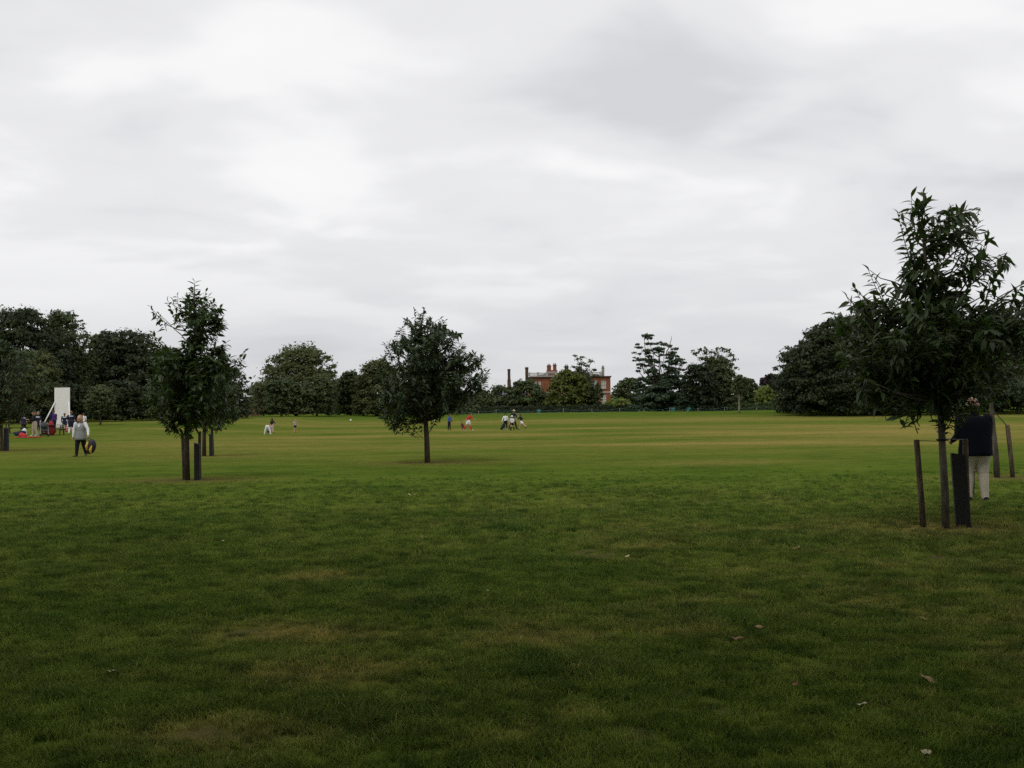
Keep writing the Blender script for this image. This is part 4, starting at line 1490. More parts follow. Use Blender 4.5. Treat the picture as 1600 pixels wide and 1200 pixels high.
HZ = lambda py: CAM_H + (639.6 - py) * hk - hb.z
HX = lambda px_: (px_ - 890.5) * hk
chimney(house, HX(824.5), 1.2, 0.72, 0.9, 0.0, HZ(573), SOOT_BRICK, (), 0)
base_c = MB()
base_c.box((HX(864.5), 3.0, (7.9 + HZ(577)) / 2), (17 * hk, 1.4, HZ(577) - 7.9))
bc = base_c.build('chimney_base', BRICK, house)
sb_ = MB()
sb_.box((HX(864.5), 3.0, HZ(580)), (17.6 * hk, 1.5, .22))
sb_.build('stone_band', STONE, bc)
chimney(house, HX(860), 3.0, 0.95, 0.9, HZ(577), HZ(570), BRICK, (), 2)
chimney(house, HX(869), 3.0, 0.8, 0.9, HZ(577), HZ(569), BRICK, (), 2)
chimney(house, HX(888), 4.0, 0.9, 0.9, 7.9, HZ(571), SOOT_BRICK, (HZ(577),), 2)
chimney(house, HX(909), 4.0, 0.9, 0.9, 7.9, HZ(572), SOOT_BRICK, (HZ(577),), 1)
chimney(house, HX(944), 0.8, 0.55, 0.7, 8.0, HZ(575), STONE_GREY, (HZ(579),), 0)
fn = MB()
fn.ellipsoid((HX(944), .8, HZ(573.5)), (.3, .3, .36), 10, 8)
fn.build('finial', STONE_GREY, house, True)

ob = based(796, 238)
outb = empty('brick_outbuilding', ob)
tag(outb, 'low building hidden by shrubs left of the mansion, its tall slim chimney showing', 'building')
k2 = 238 / F_PX
w_ = MB()
w_.box((0, 3, 1.7), (7.5, 6, 3.8))
w_.build('wall', BRICK, outb)
r_ = MB()
r_.add([(-4, -.3, 3.6), (4, -.3, 3.6), (4, 6.3, 3.6), (-4, 6.3, 3.6), (-4, 3, 4.9), (4, 3, 4.9)], [(0, 1, 5, 4), (2, 3, 4, 5), (1, 2, 5), (3, 0, 4), (3, 2, 1, 0)])
r_.build('roof', SLATE, outb)
zt = CAM_H + (641 - 577) * k2 - ob.z
chimney(outb, 0, 1.0, 0.85, .9, 0, zt - 2.4, SOOT_BRICK, (), 0, False)
chimney(outb, 0, 1.0, 0.66, .7, zt - 2.4, zt, SOOT_BRICK, (), 0)

gw = empty('garden_wall', based(390, 172))
tag(gw, 'short brown brick garden wall in the gap right of the dark tree belt', 'wall')
w_ = MB()
w_.box((0, 0, 0.9), (3.6, 0.35, 2.0))
w_.build('brickwork', plain('brown_brick', (0.17, 0.105, 0.065), 0.9, 0.15, 0.3, 5.0), gw)
w_ = MB()
w_.box((0, 0, 1.95), (3.8, 0.45, 0.1))
w_.build('coping', STONE_GREY, gw)

# ------------------------------------------------------------------ rope barrier along the far edge of the pitch
ROPE = plain('green_rope', (0.10, 0.22, 0.20), 0.7, 0.2)
POSTW = plain('pale_fence_post', (0.30, 0.28, 0.24), 0.8, 0.2)
fr = empty('rope_fence', based(1000, 150))
tag(fr, 'low rope barrier on thin posts along the far edge of the pitch', 'fence')
fo = Vector(fr.location)
fx = [722, 748, 775, 803, 842, 880, 925, 968, 1006, 1047, 1090, 1132, 1182, 1235, 1298, 1356, 1420, 1490]
fp = []
rng_f = random.Random(4)
for x_ in fx:
    g = based(x_, 150 + rng_f.uniform(-1, 1))
    hgt = rng_f.uniform(0.85, 1.05)
    p = MB()
    top_ = g + Vector((rng_f.uniform(-.06, .06), 0, hgt)) - fo
    p.tube([g - fo - Vector((0, 0, .05)), top_], [.030, .024], 7)
    p.build('post', POSTW, fr, True)
    fp.append(top_)
for a, b_ in zip(fp[:-1], fp[1:]):
    for dz, sag in ((-.04, .22), (-.42, .12)):
        p = MB()
        p.tube([a.lerp(b_, t_) + Vector((0, 0, dz - sag * 4 * t_ * (1 - t_))) for t_ in [i / 8 for i in range(9)]], 0.011, 5)
        p.build('rope', ROPE, fr, True)
TARP = plain('turquoise_cloth', (0.10, 0.30, 0.30), 0.7, 0.2)
for i, (x_, y_) in enumerate(((842, 647), (1076, 645), (1052, 642))):
    t_ = MB()
    rg = np.random.default_rng(60 + i)
    gx = based(x_, 149)
    V_ = [(u * .55 + rg.normal() * .05, v * .2 + rg.normal() * .03, .95 - .25 * abs(u) ** 1.5 - (.35 + .25 * rg.random()) * v) for v in (0, .5, 1) for u in (-.5, -.2, .1, .4)]
    t_.add(V_, [(r * 4 + c, r * 4 + c + 1, r * 4 + c + 5, r * 4 + c + 4) for r in range(2) for c in range(3)])
    o = t_.build('cloth_scrap', TARP)
    so_ = o.modifiers.new('thickness', 'SOLIDIFY')
    so_.thickness = 0.03
    o.location = gx
    tag(o, ['turquoise cloth hung on the rope barrier before the brick house', 'turquoise cloth hung on the rope barrier before the dark rounded tree', 'smaller turquoise cloth on the rope barrier below the cedar'][i], 'cloth')

# ------------------------------------------------------------------ people
SKIN = plain('skin', (0.46, 0.27, 0.19), 0.6, 0.3, 0.08)
SKIN_T = plain('tanned_skin', (0.26, 0.15, 0.10), 0.6, 0.25, 0.08)
SKIN_D = plain('darker_skin', (0.22, 0.12, 0.08), 0.6, 0.3, 0.08)


def cm(name, c, rough=0.85):
    return plain('cloth_' + name, c, rough, 0.15, 0.16, 7.0)


WHITE = cm('white', (0.72, 0.72, 0.73))
NAVY = cm('navy', (0.018, 0.022, 0.045))
NAVY_D = cm('dark_navy', (.0035, .004, .007))
BLACK = cm('black', (0.014, 0.014, 0.016))
BLUE = cm('blue', (0.045, 0.085, 0.36))
RED = cm('red', (0.48, 0.035, 0.035))
CREAM = cm('cream', (0.44, 0.40, 0.31))
TAN = cm('tan', (0.40, 0.34, 0.25))
GREY = cm('grey', (0.36, 0.36, 0.38))
PINK = cm('pink', (0.55, 0.38, 0.38))
PURPLE = cm('purple', (0.07, 0.03, 0.15))
HAIR_B = plain('brown_hair', (0.05, 0.03, 0.018), 0.6, 0.3, 0.3, 30)
HAIR_BL = plain('fair_hair', (0.26, 0.15, 0.065), 0.55, 0.35, 0.3, 30)
HAIR_G = plain('grey_hair', (0.22, 0.21, 0.20), 0.6, 0.3, 0.3, 30)
HATM = cm('straw', (0.66, 0.58, 0.42))


def rotx(v, a):
    return Vector((v.x, v.y * math.cos(a) + v.z * math.sin(a), -v.y * math.sin(a) + v.z * math.cos(a)))


def limb_dir(fwd, out, side):
    v = Vector((0, 0, -1))
    f, o = math.radians(fwd), math.radians(out)
    return Vector((side * math.sin(o), math.sin(f) * math.cos(o), -math.cos(f) * math.cos(o)))


def person(label, loc, H, rz, mats, ra=(5, 8, 12), la=(5, 8, 12), rl=(6, 3, 4), ll=(-6, 3, 8), lean=3, head=1.0, hair=HAIR_B, hair_len=0, hat=None, girth=1.0, look=(0, 0), loose=1.0, detail=False, group=None, stripe=None, hair_cover=True):
    """mats: dict bone -> material; pose angles are (forward, outward, joint bend) in degrees"""
    root = empty('person', loc, rz)
    tag(root, label, 'person', group)
    B = []          # bone: name, a, b, ra, rb
    lw = math.radians(lean)
    hips = Vector((0, 0, 0))
    legs_low = 0
    for side, (f, o, kn) in ((1, rl), (-1, ll)):
        hp = Vector((side * .050 * H, 0, 0))
        kv = hp + limb_dir(f, o, side) * .245 * H
        av = kv + limb_dir(f - kn, o * .6, side) * .235 * H
        toe = av + Vector((side * .02 * H, .105 * H, -.012 * H if f - kn > -25 else -.075 * H))
        heel = av + Vector((0, -.025 * H, -.015 * H))
        B.append(('thigh', hp, kv, .062 * H * girth * loose, .044 * H * loose))
        B.append(('shin', kv, av, .042 * H * loose, .027 * H * (loose ** 1.6)))
        B.append(('foot', heel, toe, .024 * H, .019 * H))
        legs_low = min(legs_low, heel.z - .024 * H, toe.z - .019 * H)
    up_ = lambda x, y, z: rotx(Vector((x * H, y * H, z * H)), lw)
    tor = [(0.0, .088, .062), (.055, .086, .06), (.12, .078, .056), (.19, .090, .062), (.245, .098, .058), (.285, .082, .045)]
    B.append(('hip', up_(-.03, 0, .01), up_(.03, 0, .01), .066 * H * girth, .066 * H * girth))
    B.append(('torso', up_(0, 0, .05), up_(0, 0, .25), .085 * H * girth, .09 * H * girth))
    B.append(('neck', up_(0, 0, .275), up_(0, .012, .335), .032 * H, .029 * H))
    hc0 = up_(0, .015, .40)
    B.append(('head', hc0 + Vector((0, 0, -.02 * H)), hc0 + Vector((0, 0, .015 * H)), .062 * H * head, .064 * H * head))
    hands = {}
    for side, (f, o, el) in ((1, ra), (-1, la)):
        sh = up_(side * .108 * (girth * .5 + .5), 0, .268)
        ev = sh + limb_dir(f, o, side) * .165 * H
        wv = ev + limb_dir(f + el, o * .5, side) * .145 * H
        hd = (wv - ev).normalized()
        hv = wv + hd * .055 * H
        B.append(('upper_arm', sh, ev, .038 * H * loose * girth ** .4, .030 * H * loose))
        B.append(('forearm', ev, wv, .029 * H * loose, .021 * H * (loose if 'forearm' in mats else 1)))
        B.append(('hand', wv, hv, .019 * H, .021 * H))
        hands[side] = hv + hd * .03 * H
        if detail:
            px_ = Vector((0, 1, 0)) if abs(hd.y) < .8 else Vector((0, 0, 1))
            wide = hd.cross(px_).cross(hd).normalized()
            nrm = hd.cross(wide)
            for q, (off, ln) in enumerate(((.016, .040), (.005, .046), (-.006, .043), (-.016, .034))):
                a0 = hv + wide * off * H
                a1 = a0 + hd * ln * .5 * H + nrm * -side * .004 * H
                a2 = a1 + (hd * .8 + nrm * -side * .6).normalized() * ln * .5 * H
                B.append(('hand', a0, a1, .0065 * H, .006 * H))
                B.append(('hand', a1, a2, .006 * H, .005 * H))
            t0 = wv.lerp(hv, .4) + wide * .016 * H
            B.append(('hand', t0, t0 + (hd * .7 + wide * .8).normalized() * .034 * H, .0075 * H, .0055 * H))
    dz = -legs_low
    sh_ = Vector((0, 0, dz))
    B = [(n, a + sh_, b + sh_, r0, r1) for n, a, b, r0, r1 in B]
    hc = hc0 + sh_
    for k_ in hands:
        hands[k_] = hands[k_] + sh_
    bodyb = MB()
    for n, a, b, r0, r1 in B:
        if n == 'torso':
            continue
        if n == 'head':
            rot = Matrix.Rotation(math.radians(look[0]), 3, 'Z') @ Matrix.Rotation(math.radians(-look[1]), 3, 'X')
            s_ = H * head
            bodyb.ellipsoid(hc, (.056 * s_, .068 * s_, .076 * s_), 16, 12, rot)
            bodyb.ellipsoid(hc + rot @ Vector((0, .02 * s_, -.042 * s_)), (.038 * s_, .042 * s_, .036 * s_), 12, 8, rot)
            bodyb.ellipsoid(hc + rot @ Vector((0, .070 * s_, -.012 * s_)), (.009 * s_, .014 * s_, .016 * s_), 8, 6, rot)
            for e_ in (-1, 1):
                bodyb.ellipsoid(hc + rot @ Vector((e_ * .056 * s_, -.004 * s_, -.008 * s_)), (.008 * s_, .014 * s_, .021 * s_), 8, 6, rot)
            continue
        bodyb.tube([a, a.lerp(b, .35), a.lerp(b, .7), b], [r0, r0 + (r1 - r0) * .25, r0 + (r1 - r0) * .7, r1], 12)
        bodyb.ellipsoid(a, (r0, r0, r0), 10, 6)
        bodyb.ellipsoid(b, (r1, r1, r1), 10, 6)
    lo = MB()
    lo.loft([((0, 0, z * H), rx * H * girth, ry * H * girth ** 1.3) for z, rx, ry in tor], 16)
    bodyb.add([rotx(Vector(p), lw) + sh_ for p in lo.v], lo.f)
    me0 = bodyb.mesh('body_raw', SKIN)
    tmp = link('body_raw', me0)
    rm = tmp.modifiers.new('remesh', 'REMESH')
    rm.mode = 'VOXEL'
    rm.voxel_size = 0.0075 if detail else max(0.0125 * H, 0.012)
    smd = tmp.modifiers.new('smooth', 'SMOOTH')
    smd.iterations = 2 if detail else 3
    smd.factor = 0.5
    dg = bpy.context.evaluated_depsgraph_get()
    me = bpy.data.meshes.new_from_object(tmp.evaluated_get(dg))
    bpy.data.objects.remove(tmp)
    nf = len(me.polygons)
    ce = np.empty(nf * 3, np.float32)
    me.polygons.foreach_get('center', ce)
    ce = ce.reshape(-1, 3)
    best = np.full(nf, 1e9)
    names = []
    mi = np.zeros(nf, np.int32)
    order = []
    for i, (n, a, b, r0, r1) in enumerate(B):
        a_, b_ = np.array(a), np.array(b)
        ab = b_ - a_
        t = np.clip(((ce - a_) @ ab) / max(ab @ ab, 1e-9), 0, 1)
        dd = np.linalg.norm(ce - a_ - t[:, None] * ab, axis=1) / (r0 + (r1 - r0) * t)
        mt = mats.get(n, mats.get({'hip': 'thigh', 'hand': 'skin', 'neck': 'skin', 'head': 'skin', 'forearm': 'skin', 'upper_arm': 'torso', 'shin': 'thigh'}.get(n, 'skin'), SKIN))
        if mt not in order:
            order.append(mt)
        k_ = dd < best
        mi[k_] = order.index(mt)
        if n == 'thigh' and 'shorts' in mats:
            if mats['shorts'] not in order:
                order.append(mats['shorts'])
            mi[k_ & (t < .62)] = order.index(mats['shorts'])
        best = np.where(k_, dd, best)
    if stripe is not None:
        # pale yoke across the shoulders
        if stripe not in order:
            order.append(stripe)
        q = (ce - np.array(sh_))
        zt_ = q[:, 2] * math.cos(lw) + q[:, 1] * math.sin(lw)
        k_ = (zt_ > .232 * H) & (zt_ < .262 * H) & (np.abs(ce[:, 0]) < .10 * H)
        mi[k_] = order.index(stripe)
    me.materials.clear()
    for mt in order:
        me.materials.append(mt)
    me.polygons.foreach_set('material_index', mi)
    me.polygons.foreach_set('use_smooth', np.ones(nf, bool))
    me.update()
    me.name = 'body'
    link('body', me, root)
    rot = Matrix.Rotation(math.radians(look[0]), 3, 'Z') @ Matrix.Rotation(math.radians(-look[1]), 3, 'X')
    s_ = H * head
    if hair is not None:
        hm = MB()
        if hair_cover:
            hm.ellipsoid(hc + rot @ Vector((0, -.014 * s_, .016 * s_)), (.061 * s_, .069 * s_, .072 * s_), 16, 12, rot, -0.55)
        else:
            hm.ellipsoid(hc + rot @ Vector((0, -.016 * s_, -.018 * s_)), (.060 * s_, .064 * s_, .040 * s_), 16, 10, rot)
        if hair_len:
            hm.ellipsoid(hc + rot @ Vector((0, -.045 * s_, -.05 * s_ - hair_len * .4 * s_)), (.058 * s_, .034 * s_, (.06 + hair_len * .5) * s_), 14, 10, rot)
            for e_ in (-1, 1):
                hm.ellipsoid(hc + rot @ Vector((e_ * .052 * s_, -.01 * s_, -.03 * s_ - hair_len * .3 * s_)), (.018 * s_, .036 * s_, (.05 + hair_len * .4) * s_), 10, 8, rot)
        hm.build('hair', hair, root, True)
    if hat is not None:
        hm = MB()
        hm.ellipsoid(hc + rot @ Vector((0, 0, .03 * s_)), (.064 * s_, .072 * s_, .062 * s_), 16, 10, rot, 0.0)
        hm.tube([hc + rot @ Vector((0, 0, .026 * s_)), hc + rot @ Vector((0, 0, .036 * s_))], [.108 * s_, .098 * s_], 18)
        hm.build('hat', hat, root, True)
    root['hands'] = [*hands[1], *hands[-1]]
    root['head_at'] = [*hc]
    return root, hands, hc, dz


def stand(px_, py_):
    return on_ground(px_, py_)


def tall(p, py_head, py_foot):
    return (py_foot - py_head) / F_PX * p.y


def to_world(root, v):
    return Matrix.Translation(root.location) @ Matrix.Rotation(root.rotation_euler.z, 4, 'Z') @ Vector(v)


R180 = math.pi
# woman walking towards the camera
p = stand(126, 713.5)
Hh = tall(p, 648, 713.5)
woman, hands, hc, dz = person('woman in grey tunic and dark trousers walking with a bag in hand', p, Hh, R180 - .05, {'torso': GREY, 'upper_arm': WHITE, 'forearm': WHITE, 'thigh': BLACK, 'shin': BLACK, 'foot': plain('brown_leather', (.12, .06, .035), .5, .4)},
                              ra=(-4, 14, 12), la=(8, 30, 22), rl=(10, 3, 4), ll=(-8, 3, 16), hair=HAIR_BL, hair_len=.09, girth=1.12, detail=True, loose=1.12, look=(0, -6))
tm = MB()
tm.loft([((0, 0, dz + z * Hh), rx * Hh, ry * Hh) for z, rx, ry in ((-.115, .140, .122), (-.06, .136, .116), (0, .128, .104), (.06, .112, .088), (.12, .098, .072), (.19, .107, .078), (.235, .112, .072), (.265, .098, .058))], 20, False)
tun = tm.build('tunic', plain('grey_tweed', (.22, .225, .22), .9, .15, .5, 26), woman, True)
tun.modifiers.new('thickness', 'SOLIDIFY').thickness = 0.012
vn = MB()
vn.add([(-.038 * Hh, .080 * Hh, dz + .262 * Hh), (.038 * Hh, .080 * Hh, dz + .262 * Hh), (.012 * Hh, .092 * Hh, dz + .19 * Hh), (-.012 * Hh, .092 * Hh, dz + .19 * Hh), (-.038 * Hh, .06 * Hh, dz + .262 * Hh), (.038 * Hh, .06 * Hh, dz + .262 * Hh), (.012 * Hh, .07 * Hh, dz + .19 * Hh), (-.012 * Hh, .07 * Hh, dz + .19 * Hh)], [(0, 1, 2, 3), (7, 6, 5, 4), (0, 4, 5, 1), (1, 5, 6, 2), (2, 6, 7, 3), (3, 7, 4, 0)])
vn.build('blouse_front', WHITE, woman)
for e_ in (-1, 1):
    q = MB()
    q.ellipsoid(hc + Vector((e_ * .024 * Hh, .061 * Hh, .004 * Hh)), (.007 * Hh, .005 * Hh, .005 * Hh), 8, 6)
    q.build('eye', BLACK, woman, True)

# the bag in her hand
hw_ = to_world(woman, hands[-1])
bag = empty('sports_bag', (hw_.x + .12, hw_.y - .05, hw_.z - .62))
tag(bag, 'round black bag with yellow panels carried by the walking woman', 'bag')
BAGB = plain('black_nylon', (.014, .014, .018), .5, .35)
BAGY = plain('yellow_nylon', (.62, .38, .03), .5, .35)
q = MB()
q.ellipsoid((0, 0, .28), (.20, .11, .30), 18, 12, Matrix.Rotation(.25, 3, 'Y'))
bb = q.build('body', BAGB, bag, True)
for dx_, z0_ in ((-.10, .30), (.05, .16)):
    q = MB()
    q.tube([(dx_ - .02, -.06, z0_ - .16), (dx_ - .035, -.085, z0_), (dx_ + .02, -.075, z0_ + .17)], [.03, .055, .03], 8)
    q.build('stripe', BAGY, bag, True)
q = MB()
q.tube([(-.10, 0, .52), (-.115, .0, .60), (-.10, .02, .655), (-.05, .02, .63), (.02, 0, .55)], .012, 6)
q.build('strap', BAGB, bag, True)

# man by the nearest tree, seen from behind
p = stand(1526, 783)
Hm = 1.74
man, hands, hc, dz = person('man in navy jacket and cream trousers seen from behind, head lost among leaves', p, Hm, -.12, {'torso': NAVY_D, 'upper_arm': NAVY_D, 'forearm': NAVY_D, 'thigh': CREAM, 'shin': CREAM, 'foot': BLACK, 'skin': SKIN_T},
                            ra=(10, 6, 55), la=(10, 6, 60), rl=(-3, 2.5, 3), ll=(4, 2.5, 5), lean=5, hair=HAIR_B, hair_cover=False, girth=1.28, loose=1.18, detail=True, look=(-14, 12))
JK = plain('navy_jacket', (.0035, .004, .007), .9, .06, .25, 5.0, 0, .35)
jm = MB()
ring = []
for z, rx, ry in ((-.085, .150, .128), (-.07, .153, .132), (-.03, .152, .130), (0, .149, .124), (.06, .146, .116), (.12, .146, .108), (.18, .152, .104), (.22, .156, .098), (.245, .152, .090), (.268, .132, .076), (.285, .098, .060), (.297, .066, .048)):
    ring.append((rotx(Vector((0, 0, z * Hm)), math.radians(5)) + Vector((0, 0, dz)), rx * Hm, ry * Hm))
jm.loft(ring, 24, False)
jv = []
rj = random.Random(3)
for i, v in enumerate(jm.v):
    an = (i % 24) / 24 * 6.283
    wv_ = 1 + .025 * math.sin(an * 5 + v[2] * 9) + .015 * math.sin(an * 3 - v[2] * 23)
    jv.append((v[0] * wv_, v[1] * wv_, v[2]))
jm.v = jv
jk = jm.build('jacket', JK, man, True)
jk.modifiers.new('thickness', 'SOLIDIFY').thickness = 0.015
jc = MB()
jc.torus(rotx(Vector((0, 0, .298 * Hm)), math.radians(5)) + Vector((0, .004, dz)), .070, .022, 'Z', 20, 8)
jc.build('collar', JK, man, True)

# child in red in front of the man
p = stand(1514, 774)
person('child in red standing in front of the man in cream trousers, mostly hidden', p, 0.98, -.3, {'torso': RED, 'upper_arm': RED, 'forearm': RED, 'thigh': NAVY, 'shin': NAVY, 'foot': BLACK}, head=1.25, hair=HAIR_B, la=(10, 12, 20))

# children on the pitch, left
G1 = 'people out on the pitch'
p = stand(418, 679)
Hc = 1.25
person('child in white trousers bending right over with legs apart', p, Hc, .05, {'torso': WHITE, 'upper_arm': PURPLE, 'forearm': SKIN, 'thigh': WHITE, 'shin': WHITE, 'foot': WHITE}, ra=(150, 6, 5), la=(150, 6, 5), rl=(2, 20, 2), ll=(2, 20, 2), lean=150, head=1.15, group=G1, loose=1.1)
p = stand(425, 676.5)
person('child with long dark hair, black top and pink skirt behind the bending child', p, tall(p, 653.5, 676.5), -.4, {'torso': BLACK, 'upper_arm': BLACK, 'thigh': PINK, 'shin': PINK, 'foot': BLACK}, ra=(30, 30, 30), head=1.15, hair_len=.14, group=G1, loose=1.15)
p = stand(461, 675.5)
person('child in pale grey vest and dark shorts standing on the pitch', p, tall(p, 655, 675.5), R180 + .5, {'torso': GREY, 'upper_arm': SKIN, 'thigh': SKIN, 'hip': BLACK, 'shorts': BLACK, 'shin': SKIN, 'foot': plain('orange_shoes', (.42, .16, .07), .6)}, ra=(5, 8, 8), la=(8, 25, 10), head=1.18, group=G1, loose=1.1)
# by the middle
p = stand(702, 672)
person('boy in royal blue top and dark trousers standing with arms low', p, tall(p, 647, 672), -.9, {'torso': BLUE, 'upper_arm': BLUE, 'forearm': NAVY, 'thigh': BLACK, 'shin': BLACK, 'foot': SKIN_D}, ra=(18, 12, 14), la=(2, 8, 10), rl=(3, 3, 2), ll=(-3, 3, 4), head=1.15, group=G1, loose=1.12)
p = stand(732, 673)
person('boy in red football kit leaning forward as he pulls a bag', p, tall(p, 643.5, 673), -1.0, {'torso': RED, 'upper_arm': RED, 'thigh': SKIN, 'hip': WHITE, 'shorts': WHITE, 'shin': RED, 'foot': WHITE}, ra=(40, 22, 20), la=(-38, 10, 10), rl=(20, 3, 6), ll=(-22, 3, 22), lean=16, head=1.08, group=G1, loose=1.15)
p = stand(790, 671)
person('child in white top and black trousers dragging a black bag', p, tall(p, 645.5, 671), -.3, {'torso': WHITE, 'upper_arm': WHITE, 'forearm': WHITE, 'thigh': BLACK, 'shin': BLACK, 'foot': WHITE}, ra=(5, 10, 10), la=(-22, 20, 5), head=1.15, group=G1, loose=1.12)
p = stand(802, 671.5)
person('tall adult in navy with pale sun hat striding in the middle of the group', p, tall(p, 640, 671.5), -.8, {'torso': NAVY, 'upper_arm': NAVY, 'forearm': SKIN, 'thigh': BLACK, 'shin': BLACK, 'foot': BLACK}, ra=(20, 30, 50), la=(-10, 30, 40), rl=(24, 2, 6), ll=(-24, 2, 10), hat=HATM, group=G1, loose=1.1)
p = on_ground(800.5, 673)
person('small child in white shirt and black shorts walking in front of the tall adult', p, tall(p, 650, 673), R180 - .3, {'torso': WHITE, 'upper_arm': WHITE, 'thigh': SKIN, 'hip': BLACK, 'shorts': BLACK, 'shin': BLACK, 'foot': BLACK}, head=1.2, rl=(14, 3, 6), ll=(-14, 3, 16), hat=WHITE, group=G1, loose=1.2)
p = stand(815, 671.5)
person('boy in black shirt and white shorts running with his leg stretched back', p, tall(p, 645.5, 671.5), 1.15, {'torso': BLACK, 'upper_arm': BLACK, 'thigh': SKIN, 'hip': WHITE, 'shorts': WHITE, 'shin': SKIN, 'foot': BLACK}, ra=(-40, 12, 40), la=(45, 12, 30), rl=(26, 3, 12), ll=(-44, 3, 12), lean=14, head=1.12, group=G1, loose=1.05)

# the party at the left edge
G2 = 'cricket party by the sight screen'
SK = {'torso': NAVY, 'upper_arm': NAVY, 'thigh': NAVY, 'shin': NAVY, 'foot': BLACK}
p = stand(37, 675)
person('player in dark kit with pale shoulder stripe beside the picnic table, back turned', p, tall(p, 646.5, 675), .3, SK, stripe=WHITE, head=1.05, group=G2, loose=1.2, girth=1.15)
p = stand(54, 681.5)
person('woman in dark top and pale tan trousers standing on the red rug', p, tall(p, 641.5, 681.5), R180 - .9, {'torso': BLACK, 'upper_arm': BLACK, 'forearm': BLACK, 'thigh': TAN, 'shin': TAN, 'foot': WHITE}, ra=(25, 8, 70), la=(25, 8, 70), hair=HAIR_BL, hair_len=.08, group=G2, loose=1.3)
p = stand(60.5, 679)
person('person in dark kit close beside the woman in tan trousers', p, tall(p, 643, 679), R180 - .3, SK, hair=HAIR_BL, stripe=WHITE, ra=(30, 6, 60), group=G2, loose=1.1)
p = stand(84, 674)
person('person in purple and navy standing in front of the white screen', p, tall(p, 640.5, 674), .9, {'torso': PURPLE, 'upper_arm': NAVY, 'forearm': NAVY, 'thigh': NAVY, 'shin': NAVY, 'foot': BLACK}, group=G2, loose=1.15, girth=1.1)
p = stand(101, 674)
person('player in dark kit with white shoulder stripe running before the screen', p, tall(p, 645, 674), .5, {'torso': NAVY, 'upper_arm': NAVY, 'thigh': SKIN, 'hip': NAVY, 'shorts': NAVY, 'shin': SKIN_D, 'foot': WHITE}, stripe=WHITE, rl=(12, 3, 6), ll=(-14, 3, 30), ra=(10, 12, 40), la=(-10, 12, 40), hair=plain('reddish_hair', (.20, .08, .04), .6, .3), group=G2, loose=1.15, girth=1.15)
p = stand(111, 677)
person('player in dark kit with white shoulder stripe half hidden by the walking woman', p, tall(p, 642, 677), .2, {'torso': NAVY, 'upper_arm': NAVY, 'thigh': NAVY, 'shin': WHITE, 'foot': WHITE}, stripe=WHITE, hair=plain('reddish_hair', (.20, .08, .04), .6, .3), group=G2, loose=1.15, girth=1.15)
p = stand(130.5, 674)
person('person in pale top and dark cap seen past the shoulder of the walking woman', p, tall(p, 645, 674), .4, {'torso': WHITE, 'upper_arm': WHITE, 'thigh': NAVY, 'shin': NAVY, 'foot': BLACK}, hat=BLACK, group=G2)


# ------------------------------------------------------------------ things lying about
def wheeled_bag(label, px_, py_, L, mat, rz, tilt):
    g = on_ground(px_, py_)
    root = empty('kit_bag', g, rz)
    tag(root, label, 'bag', 'kit bags dragged over the pitch')
    rot = Matrix.Rotation(tilt, 3, 'Y')
    q = MB()
    q.box(rot @ Vector((0, 0, 0)) + Vector((0, 0, L * .42)), (L * .42, L * .36, L * .95), rot, .85, L * .08)
    q.build('body', mat, root)
    q = MB()
    q.box(rot @ Vector((0, -L * .20, -L * .08)) + Vector((0, 0, L * .42)), (L * .32, L * .08, L * .45), rot, .9, L * .03)
    q.build('pocket', mat, root)
    t0 = rot @ Vector((0, 0, L * .47)) + Vector((0, 0, L * .42))
    t1 = rot @ Vector((0, 0, L * .95)) + Vector((0, 0, L * .42))
    q = MB()
    q.tube([t0 + Vector((0, -.06, 0)), t1 + Vector((0, -.06, 0)), t1 + Vector((0, .06, 0)), t0 + Vector((0, .06, 0))], .012, 6)
    q.build('handle', BLACK, root)
    bt = rot @ Vector((0, 0, -L * .45)) + Vector((0, 0, L * .42))
    for e_ in (-1, 1):
        q = MB()
        q.torus((bt.x, e_ * L * .19, .05), .034, .016, 'Y', 12, 6)
        q.build('wheel', RUBBER, root, True)
    return root


wheeled_bag('red and black bag trailing behind the boy in red', 723.5, 671.5, .62, plain('dark_red_nylon', (.10, .02, .018), .6), 0, -.35)
wheeled_bag('black bag dragged by the child in white top', 785.5, 671.5, .62, BAGB, 0, .45)

# sight screen
SD = on_ground(97, 668.5).y
sg = on_ground(97, 668.5)
scr = empty('sight_screen', sg)
tag(scr, 'tall white sight screen on slanting braces at the left edge of the pitch', 'screen')
ks = SD / F_PX
sw, shh = 21.5 * ks, 61 * ks
nbd = 7
for i in range(nbd):
    q = MB()
    q.box((-sw / 2 + sw * (i + .5) / nbd, 0, .12 + shh / 2), (sw / nbd - .012, .03, shh - .02))
    q.build('board', WHITE_PAINT, scr)
q = MB()
q.box((-sw / 2 - .03, .035, .06 + shh / 2), (.07, .09, shh + .12)).box((sw / 2 + .03, .035, .06 + shh / 2), (.07, .09, shh + .12))
for z_ in (.25, .5, .98):
    q.box((0, .045, .12 + (shh - .06) * z_), (sw, .05, .09))
q.build('frame', WHITE_PAINT, scr)
for e_, ln in ((-1, 14), (1, 9)):
    q = MB()
    q.tube([(e_ * (sw / 2), -.03, shh * .66), (e_ * (sw / 2 + ln * ks), -.9, .04)], .055, 8)
    q.build('brace', WHITE_PAINT, scr, True)
    q = MB()
    q.box((e_ * (sw / 2 + .03), .1, .045), (.09, 2.2, .09))
    q.build('skid', WHITE_PAINT, scr)

WOOD = bark_mat('dark_wood', (.03, .024, .018), (.085, .065, .045), 6)


